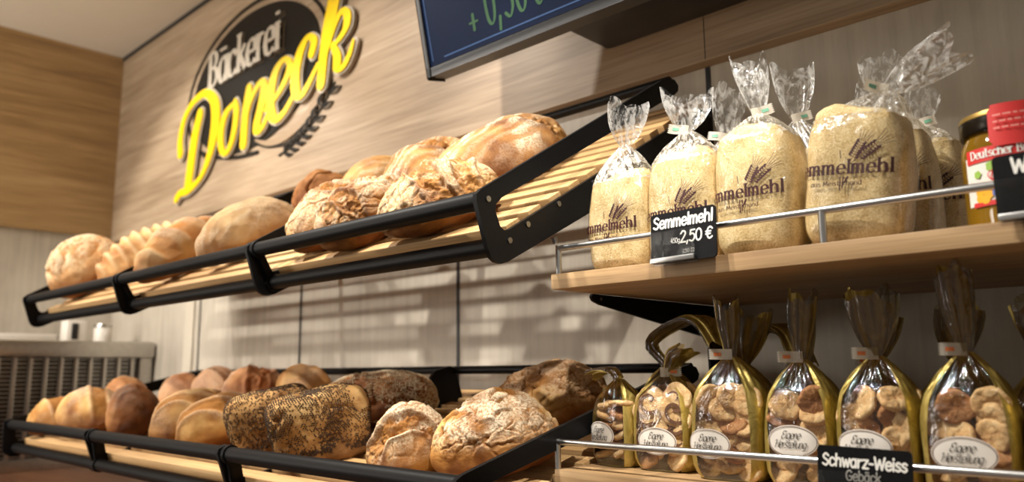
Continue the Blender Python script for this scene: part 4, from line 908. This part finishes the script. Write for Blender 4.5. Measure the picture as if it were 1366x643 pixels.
# ---------------------------------------------------------------- biscuits in cellophane
def disc_mesh(name, r, h, seed, mat, squash=1.0, core=None):
    mb = MB(); rs = np.random.RandomState(seed); ph = rs.rand(6)*6
    prof = [(0.02, -h/2), (0.6, -h/2), (0.9, -h/2*0.9), (1.0, -h*0.1), (0.99, h*0.2), (0.93, h*0.38), (0.86, h/2*0.95), (0.76, h/2*1.0), (0.66, h/2*1.02), (0.54, h/2), (0.42, h/2*0.97), (0.3, h/2*0.95), (0.16, h/2*.93), (0.02, h/2*0.93)]
    P = [[Vector((r*s*math.cos(2*PI*k/60)*(1 + 0.05*math.sin(3*2*PI*k/60 + ph[0]) + 0.03*math.sin(7*2*PI*k/60 + ph[1])), squash*r*s*math.sin(2*PI*k/60)*(1 + 0.04*math.sin(4*2*PI*k/60 + ph[2])), z)) for k in range(60)] for s, z in prof]
    V = mb.grid(P, cu=True); mb.bm.faces.new(V[0][::-1]); mb.bm.faces.new(V[-1])
    co = np.array([v.co[:] for v in mb.bm.verts]); nz = fbm(co*160 + seed, seed, 3) - 0.5
    n2 = fbm(co*480 + seed, seed+5, 3) - 0.5
    for v, q, q2 in zip(mb.bm.verts, nz, n2): v.co.z += 0.004*q + 0.0022*q2; v.co.x *= 1 + 0.08*q + 0.05*q2; v.co.y *= 1 + 0.05*q2
    bmesh.ops.recalc_face_normals(mb.bm, faces=mb.bm.faces)
    me = bpy.data.meshes.new(name); mb.bm.to_mesh(me); mb.bm.free()
    for v in me.vertices: v.co *= U
    me.materials.append(M[mat]); me.polygons.foreach_set('use_smooth', [True]*len(me.polygons)); return me
COOK = [disc_mesh('biscuit', 0.0165, 0.0062, 1, 'cookie'), disc_mesh('biscuit', 0.0150, 0.0068, 2, 'cookie', 0.9), disc_mesh('biscuit', 0.0155, 0.0066, 3, 'cookie_brown', 0.95), disc_mesh('biscuit', 0.0160, 0.0060, 4, 'cookie', 0.85)]
SPI = disc_mesh('biscuit', 0.0185, 0.0075, 5, 'cookie')
def spiral_mesh():
    mb = MB(); pts = [((0.0028 + 0.0022*t)*math.cos(t*1.0), (0.0028 + 0.0022*t)*math.sin(t*1.0)) for t in np.linspace(0, 5.6, 40)]
    ribbon(mb, pts[::2], 0.0034, lambda a, b, c: Vector((a, b, c)), 0.0012, None, True, 0.0034)
    me = bpy.data.meshes.new('cocoa_spiral'); mb.bm.to_mesh(me); mb.bm.free()
    for v in me.vertices: v.co *= U
    me.materials.append(M['cocoa']); return me
SPIRAL = spiral_mesh()
GB = 'cellophane bags of biscuits on the lower shelf'
def biscuit_bag(label, x, y, yawd, a, b, hf, ht, path, wid, ph, kind='mix', gold=(-0.85, -2.15), sticker=(0.0, 0.036), tape_side=-1, front=True, seed=0, group=GB, z=-0.1125, tilt=(0, 0), rows=6, tapez=0.002):
    root = thing('biscuit_bag', label, 'bag', (0, 0, 0), group); rs = random.Random(seed*7 + 3)
    neck = 0.0055; n = 3.6; m = 144
    zs = [0.0008, 0.003, 0.007, 0.013] + [0.013 + (hf-0.013)*i/10 for i in range(1, 11)] + [hf + (ht-hf)*i/12 for i in range(1, 13)]
    full = [[body_pt(2*PI*j/m - PI, zz, a, b, hf, ht, neck, n, ph, 0.12, 8) for j in range(m+1)] for zz in zs]
    ang = [2*PI*j/m - PI for j in range(m+1)]
    i1 = min(range(m+1), key=lambda j: abs(ang[j]-gold[1])); i2 = min(range(m+1), key=lambda j: abs(ang[j]-gold[0]))
    mb = MB(); mb.grid([row[i1:i2+1] for row in full]); mk('clear_front', mb, 'film_cookie', root, local=True, smooth=80)
    mb = MB(); V = mb.grid([row[i2:] + row[1:i1+1] for row in full])
    bm_ = [full[0][j] for j in range(m)]; mb.poly([p + Vector((0, 0, -0.0002)) for p in bm_])
    mk('gold_back', mb, 'gold', root, local=True, smooth=60)
    nr = [[q + Vector((0, 0, ht)) for q in row] for row in neck_rows(path, wid, ph, 72, 7, 0.22)]
    mb = MB(); mb.grid([r[:34] for r in nr]); mk('gold_neck', mb, 'gold', root, local=True, smooth=50)
    mb = MB(); mb.grid([r[33:] + r[:1] for r in nr]); mk('clear_neck', mb, 'film_cookie_neck', root, local=True, smooth=50)
    if tape_side: tape('tie_tape', root, ht + tapez, 'tag_orange', ph, tape_side, length=0.022, up=0.02)
    cols = max(2, int(round(2*a/0.030)))
    for layer in range(2 if front else 1):
        for r_i in range(rows):
            for c_i in range(cols):
                zc = 0.013 + (hf - 0.006)*(r_i + 0.5*(c_i % 2)*0.6)/rows
                xc = -a*0.62 + 1.24*a*(c_i + 0.5*(r_i % 2)*0.5)/max(cols-1, 1) if cols > 1 else 0
                xc = max(-a*0.62, min(a*0.62, xc + rs.uniform(-.003, .003))); yc = (-b*0.50 if layer == 0 else b*0.25) + rs.uniform(-.002, .002)
                lim = max(0.003, a*0.97 - 0.0158); xc = max(-lim, min(lim, xc))
                if kind == 'stack': yc = max(yc, -(b - 0.0175))
                if zc > hf + 0.004: continue
                sp = kind == 'spiral' and r_i >= 2
                me = SPI if sp else rs.choice(COOK)
                o = bpy.data.objects.new('biscuit', me); COL.objects.link(o); o.parent = root
                if kind == 'stack' : nrm = Vector((rs.uniform(-.5, .5), rs.uniform(-.6, .1), 1)).normalized()
                elif sp: nrm = Vector((rs.uniform(-.2, .3), -1, rs.uniform(0, .35))).normalized()
                else: nrm = Vector((rs.uniform(-.5, .6), rs.uniform(-1, -.4), rs.uniform(-.2, .7))).normalized()
                o.location = Vector((xc, yc, zc))*U; o.rotation_mode = 'QUATERNION'; o.rotation_quaternion = nrm.to_track_quat('Z', 'Y')
                if sp and layer == 0:
                    s = bpy.data.objects.new('cocoa_spiral', SPIRAL); COL.objects.link(s); s.parent = o
    if sticker:
        fm = front_map(a, b, hf, ht, neck, n, ph); sx, sz = sticker
        mb = MB(); fill_ellipse(mb, sx, sz, 0.0245, 0.0150, fm, 0.0004); st = mk('oval_sticker', mb, 'label_white', root, local=True, smooth=80)
        mb = MB(); ring_band(mb, sx, sz, 0.0236, 0.0141, 0.0007, fm, 0.0009); mk('border', mb, 'label_edge', st, local=True, recalc=False)
        mb = letter_mb(text_strokes('Eigene', 0.0050, sx - 0.001, sz + 0.0022, 0.86, 0.28, 0.9, 'c') + text_strokes('Herstellung', 0.0050, sx - 0.002, sz - 0.0062, 0.82, 0.28, 0.9, 'c'), 0.0009, fm, 0, (math.radians(35), 0.4), 0, False, 0.0009)
        mk('lettering', mb, 'ink', st, local=True, recalc=False)
    place(root, x, y, z, yawd, tilt); return root
biscuit_bag('narrow biscuit bag at the left end of the lower shelf, beside the cracked bread', -0.570, 0.785, -14, 0.030, 0.025, 0.072, 0.100, [(0, 0, 0), (-0.012, 0, 0.010), (-0.032, 0, 0.010), (-0.052, 0, 0.004)], fl_(0.009, 0.5), 0.4, 'stack', (-0.62, -2.3), (-0.004, 0.036), 0, seed=1)
biscuit_bag('bag of black and white spiral biscuits, second from the left on the lower shelf', -0.502, 0.785, 0, 0.036, 0.028, 0.080, 0.106, [(0, 0, 0), (0.006, 0, 0.008), (0.014, 0, 0.020), (0.026, 0, 0.026)], fl_(0.012, 0.5), 1.2, 'spiral', (-0.80, -2.18), (0.004, 0.033), 1, seed=2)
biscuit_bag('biscuit bag with a broad gold side and upright gold neck, third from the left', -0.412, 0.768, 4, 0.039, 0.032, 0.086, 0.124, up_(0.058, -0.002), fl_(0.011, 0.6), 2.0, 'mix', (-1.02, -2.18), (-0.012, 0.036), -1, seed=3)
biscuit_bag('biscuit bag with a fully visible sticker, left of the black and white pastry sign', -0.336, 0.768, 0, 0.034, 0.030, 0.082, 0.120, up_(0.062, 0.006), fl_(0.012, 0.5), 2.9, 'mix', (-0.72, -2.18), (0.002, 0.043), -1, seed=4)
biscuit_bag('biscuit bag standing behind the black and white pastry sign', -0.264, 0.768, 0, 0.0345, 0.031, 0.086, 0.122, up_(0.058, 0.0), fl_(0.020, 0.5), 3.7, 'mix', (-0.70, -2.20), (-0.004, 0.042), -1, seed=5)
biscuit_bag('biscuit bag with the tallest twisted neck, right of the black and white pastry sign', -0.190, 0.768, 0, 0.036, 0.032, 0.084, 0.124, up_(0.072, -0.004), fl_(0.013, 0.5), 4.6, 'mix', (-0.74, -2.18), (0.002, 0.040), -1, seed=6)
biscuit_bag('biscuit bag cut off by the right edge of the photo', -0.112, 0.770, 0, 0.036, 0.031, 0.086, 0.122, up_(0.055, 0.004), fl_(0.015, 0.5), 5.5, 'mix', (-0.78, -2.18), (0.0, 0.038), -1, seed=7)
bk = [(-0.562, 0.880, [(0, 0, 0), (-0.022, 0, 0.03), (0.030, -0.005, 0.055), (0.065, -0.01, 0.05), (0.085, -0.01, 0.022)], 0.014, 'second-row biscuit bag at the left with a gold neck flopping over to the right'),
      (-0.500, 0.960, [(0, 0, 0), (0.010, 0, 0.025), (0.034, 0, 0.045), (0.066, 0, 0.038), (0.082, 0, 0.0)], 0.014, 'second-row biscuit bag with a bent gold neck under the shelf bracket'),
      (-0.455, 0.880, up_(0.062, 0.012), 0.020, 'second-row biscuit bag with a wide dark neck, behind the gold-sided bag'),
      (-0.382, 0.885, up_(0.058, 0.0), 0.012, 'second-row biscuit bag in shadow, its neck left of the fully visible sticker bag neck'),
      (-0.305, 0.885, up_(0.052, 0.010), 0.018, 'second-row biscuit bag in shadow, its neck just left of the sign bag'),
      (-0.228, 0.885, up_(0.056, 0.010), 0.020, 'second-row biscuit bag in shadow, its neck between the two tallest front necks'),
      (-0.150, 0.885, up_(0.055, -0.005), 0.020, 'second-row biscuit bag in shadow at the right end')]
for i, (x, y, path, w, lab) in enumerate(bk):
    biscuit_bag(lab, x, y, 0, 0.035, 0.030, 0.082, 0.116, path, fl_(w, 0.5), 6 + i*1.1, 'mix', (-0.72, -2.2), None, (-1 if i in (3, 4) else 0), front=False, seed=20+i, group='second row of biscuit bags on the lower shelf')

# ================================================================ HONEY JAR
hx, hy, hr = -0.138, 0.772, 0.040
hj = thing('honey_jar', 'glass jar of honey with a black lid and red ribbon label', 'jar', (hx, hy, 0.1115))
mk('jar_body', MB().lathe([(0.0, 0.0), (hr*0.90, 0), (hr*0.98, 0.003), (hr, 0.010), (hr, 0.066), (hr*0.97, 0.074), (hr*0.90, 0.079), (hr*0.90, 0.086), (0.0, 0.086)], (hx, hy, 0.1115), 72), 'honey', hj)
ld = mk('lid', MB().lathe([(0.0, 0.100), (hr*0.90, 0.100), (hr*0.97, 0.0985), (hr*0.985, 0.095), (hr*0.985, 0.085), (hr*0.96, 0.083), (0.0, 0.083)], (hx, hy, 0.1115), 72), 'lid', hj)
mk('rim', MB().lathe([(hr*0.90, 0.1004), (hr*0.96, 0.0998), (hr*0.99, 0.0965), (hr*0.99, 0.0955)], (hx, hy, 0.1115), 72), 'lid_gold', ld)
jm = lambda u, z, c=0.0: Vector((hx + (hr + 0.0005 + c)*math.sin(u), hy - (hr + 0.0005 + c)*math.cos(u), 0.1115 + z))
def jpatch(u0, u1, z0, z1, c=0.0, n=24):
    mb = MB(); P = [[jm(u0 + (u1-u0)*i/n, (z0(u0+(u1-u0)*i/n) if callable(z0) else z0), c), jm(u0 + (u1-u0)*i/n, (z1(u0+(u1-u0)*i/n) if callable(z1) else z1), c)] for i in range(n+1)]
    mb.grid(P); return mb
lb = mk('paper_label', jpatch(-0.88, 1.6, 0.020, 0.062, 0.0), 'label_white', hj)
rl = mk('red_band', jpatch(-0.80, 1.6, 0.056, 0.068, 0.0008), 'red_label', hj)
mk('red_foot', jpatch(-0.72, 1.6, 0.0185, 0.0225, 0.0008), 'red_label', hj)
sm = MB()   # red seal strip running from the band over the lid
P = []
for i in range(15):
    f = i/14; z = 0.066 + 0.036*f; rr = 0.0022 - 0.0016*f
    P.append([jm(-0.22 + 1.1*j/10 + (0.0 if 0.12 < f < 0.88 else 0.06), z, rr) for j in range(11)])
P.append([Vector((hx + 0.9*hr*math.sin(-0.22+1.1*j/10), hy - 0.9*hr*math.cos(-0.22+1.1*j/10), 0.1115+0.1022)) for j in range(11)])
P.append([Vector((hx + 0.3*hr*math.sin(-0.22+1.1*j/10), hy - 0.3*hr*math.cos(-0.22+1.1*j/10), 0.1115+0.1022)) for j in range(11)])
sm.grid(P); mk('seal_strip', sm, 'red_label', hj)
jt = lambda a, b, c=0.0: jm(a/hr, b, 0.0014)
mk('lettering', letter_mb(text_strokes('Deutscher Bienen', 0.0048, -0.0265, 0.0592, 1.0, 0, 0.92), 0.0013, jt, 0, (0.15, 0.45), 0.0011, False), 'white_print', rl, recalc=False)
jt2 = lambda a, b, c=0.0: jm(a/hr, b, 0.0030)
pk = MB()
for r_i, zz in enumerate((0.092, 0.0865, 0.081)):
    x = -0.0045
    while x < 0.030:
        w = 0.003 + 0.0025*((r_i*7 + int(x*5000)) % 3)/2; ribbon(pk, [(x, zz), (x + w, zz)], 0.0013, jt2, 0, None, False); x += w + 0.0013
mk('seal_print', pk, 'pink_print', hj, recalc=False)
jt3 = lambda a, b, c=0.0: jm(a/hr, b, 0.0008 + c)
def blob(mat, name, spots):
    mb = MB()
    for (cx, cz, r) in spots:
        for k in range(5):
            t = 2*PI*k/5; fill_ellipse(mb, cx + r*0.6*math.cos(t), cz + r*0.6*math.sin(t), r*0.55, r*0.55, jt3, 0.0002*k/5, 2, 12)
    mk(name, mb, mat, lb, recalc=False)
blob('flower_orange', 'orange_flower', [(-0.018, 0.028, 0.007)])
blob('flower_orange', 'orange_flower', [(0.012, 0.030, 0.005)])
blob('flower_blue', 'blue_flower', [(-0.007, 0.029, 0.004)])
blob('leaf_green', 'green_leaf', [(-0.010, 0.051, 0.004)])
blob('leaf_green', 'green_leaf', [(-0.022, 0.046, 0.003)])
cr = MB(); ribbon(cr, [(-0.013, 0.044), (-0.007, 0.048), (-0.003, 0.043), (-0.008, 0.038), (-0.013, 0.044)], 0.0008, jt3, 0, None, False, 0.0004)
for s in text_strokes('D', 0.0045, -0.011, 0.040, 1, 0.2, 0.8): ribbon(cr, s, 0.0009, jt3, 0, None, False, 0.0004)
mk('round_emblem', cr, 'red_label', lb, recalc=False)

# ================================================================ PRICE SIGNS
def price_sign(label, x, y, z, w, h, lines, lean=12, yawd=0, rollv=0, holder=True):
    t = thing('price_sign', label, 'price sign', (0, 0, 0))
    mb = MB(); pts = []
    r = 0.004
    for cx, cz, a0 in ((w-r, h-r, 0), (r, h-r, 90), (r, r, 180), (w-r, r, 270)):
        for k in range(6): a = math.radians(a0 + 18*k); pts.append((cx + r*math.cos(a), cz + r*math.sin(a)))
    mb.prism(pts, lambda a, b, c: Vector((a, -c, b)), 0.0022); mk('plate', mb, 'black', t, local=True)
    pf = lambda a, b, c=0.0: Vector((a, -0.0024 - c, b))
    for txt, size, lx, lz, lw, al, sl, wd, mat in lines:
        mk('lettering', letter_mb(text_strokes(txt, size, lx, lz, 1.0, sl, wd, al), lw, pf, 0, None, 0, True), mat, t, local=True, smooth=0, recalc=False)
    if holder:
        mk('clip_holder', MB().box(0.001, w*0.70, -0.0062, -0.0054, 0.001, h*0.62, 0.0002).box(0.001, w*0.70, -0.0064, 0.0034, -0.0022, 0.0002, 0.0004).box(0.001, w*0.70, 0.0026, 0.0034, -0.002, 0.020, 0.0002), 'holder', t, local=True)
        mk('clip_lip', MB().box(0.001, w*0.70, -0.0070, -0.0030, 0.0004, 0.0055, 0.0012), 'rail', t, local=True)
    t.location = W(x, y, z); t.rotation_euler = (math.radians(-lean), math.radians(rollv), math.radians(yawd)); return t
price_sign('black price sign for breadcrumbs reading 2,50 clipped before the upper shelf rail', -0.4585, 0.697, 0.1065, 0.0765, 0.0535,
    [('Semmelmehl', 0.0082, 0.0385, 0.0375, 0.0021, 'c', 0.06, 0.98, 'white_print'), ('2,50 €', 0.0080, 0.073, 0.0195, 0.0017, 'r', 0.06, 1.02, 'white_print'),
     ('450g', 0.0034, 0.0355, 0.0200, 0.0007, 'r', 0.0, 0.9, 'white_print'), ('2,50 22', 0.0026, 0.045, 0.0085, 0.0005, 'c', 0, 1, 'grey_print')], 4, 0, -1)
price_sign('black sign for black and white pastry clipped before the lower shelf rail', -0.2975, 0.697, -0.1215, 0.0775, 0.0540,
    [('Schwarz-Weiss', 0.0066, 0.0390, 0.0375, 0.0018, 'c', 0.06, 0.96, 'white_print'), ('Gebäck', 0.0056, 0.0385, 0.0265, 0.0011, 'c', 0.04, 0.95, 'grey_print'),
     ('3,20 €', 0.0078, 0.071, 0.0090, 0.0019, 'r', 0.08, 0.95, 'white_print')], 4, 0, 1)
price_sign('black price sign cut off by the right edge before the honey jar', -0.1400, 0.697, 0.1085, 0.0775, 0.0530,
    [('W', 0.0082, 0.0125, 0.0375, 0.0022, 'l', 0.06, 0.98, 'white_print'), ('50', 0.0040, 0.0230, 0.0150, 0.0010, 'l', 0, 1, 'grey_print')], 4, 0, -1)
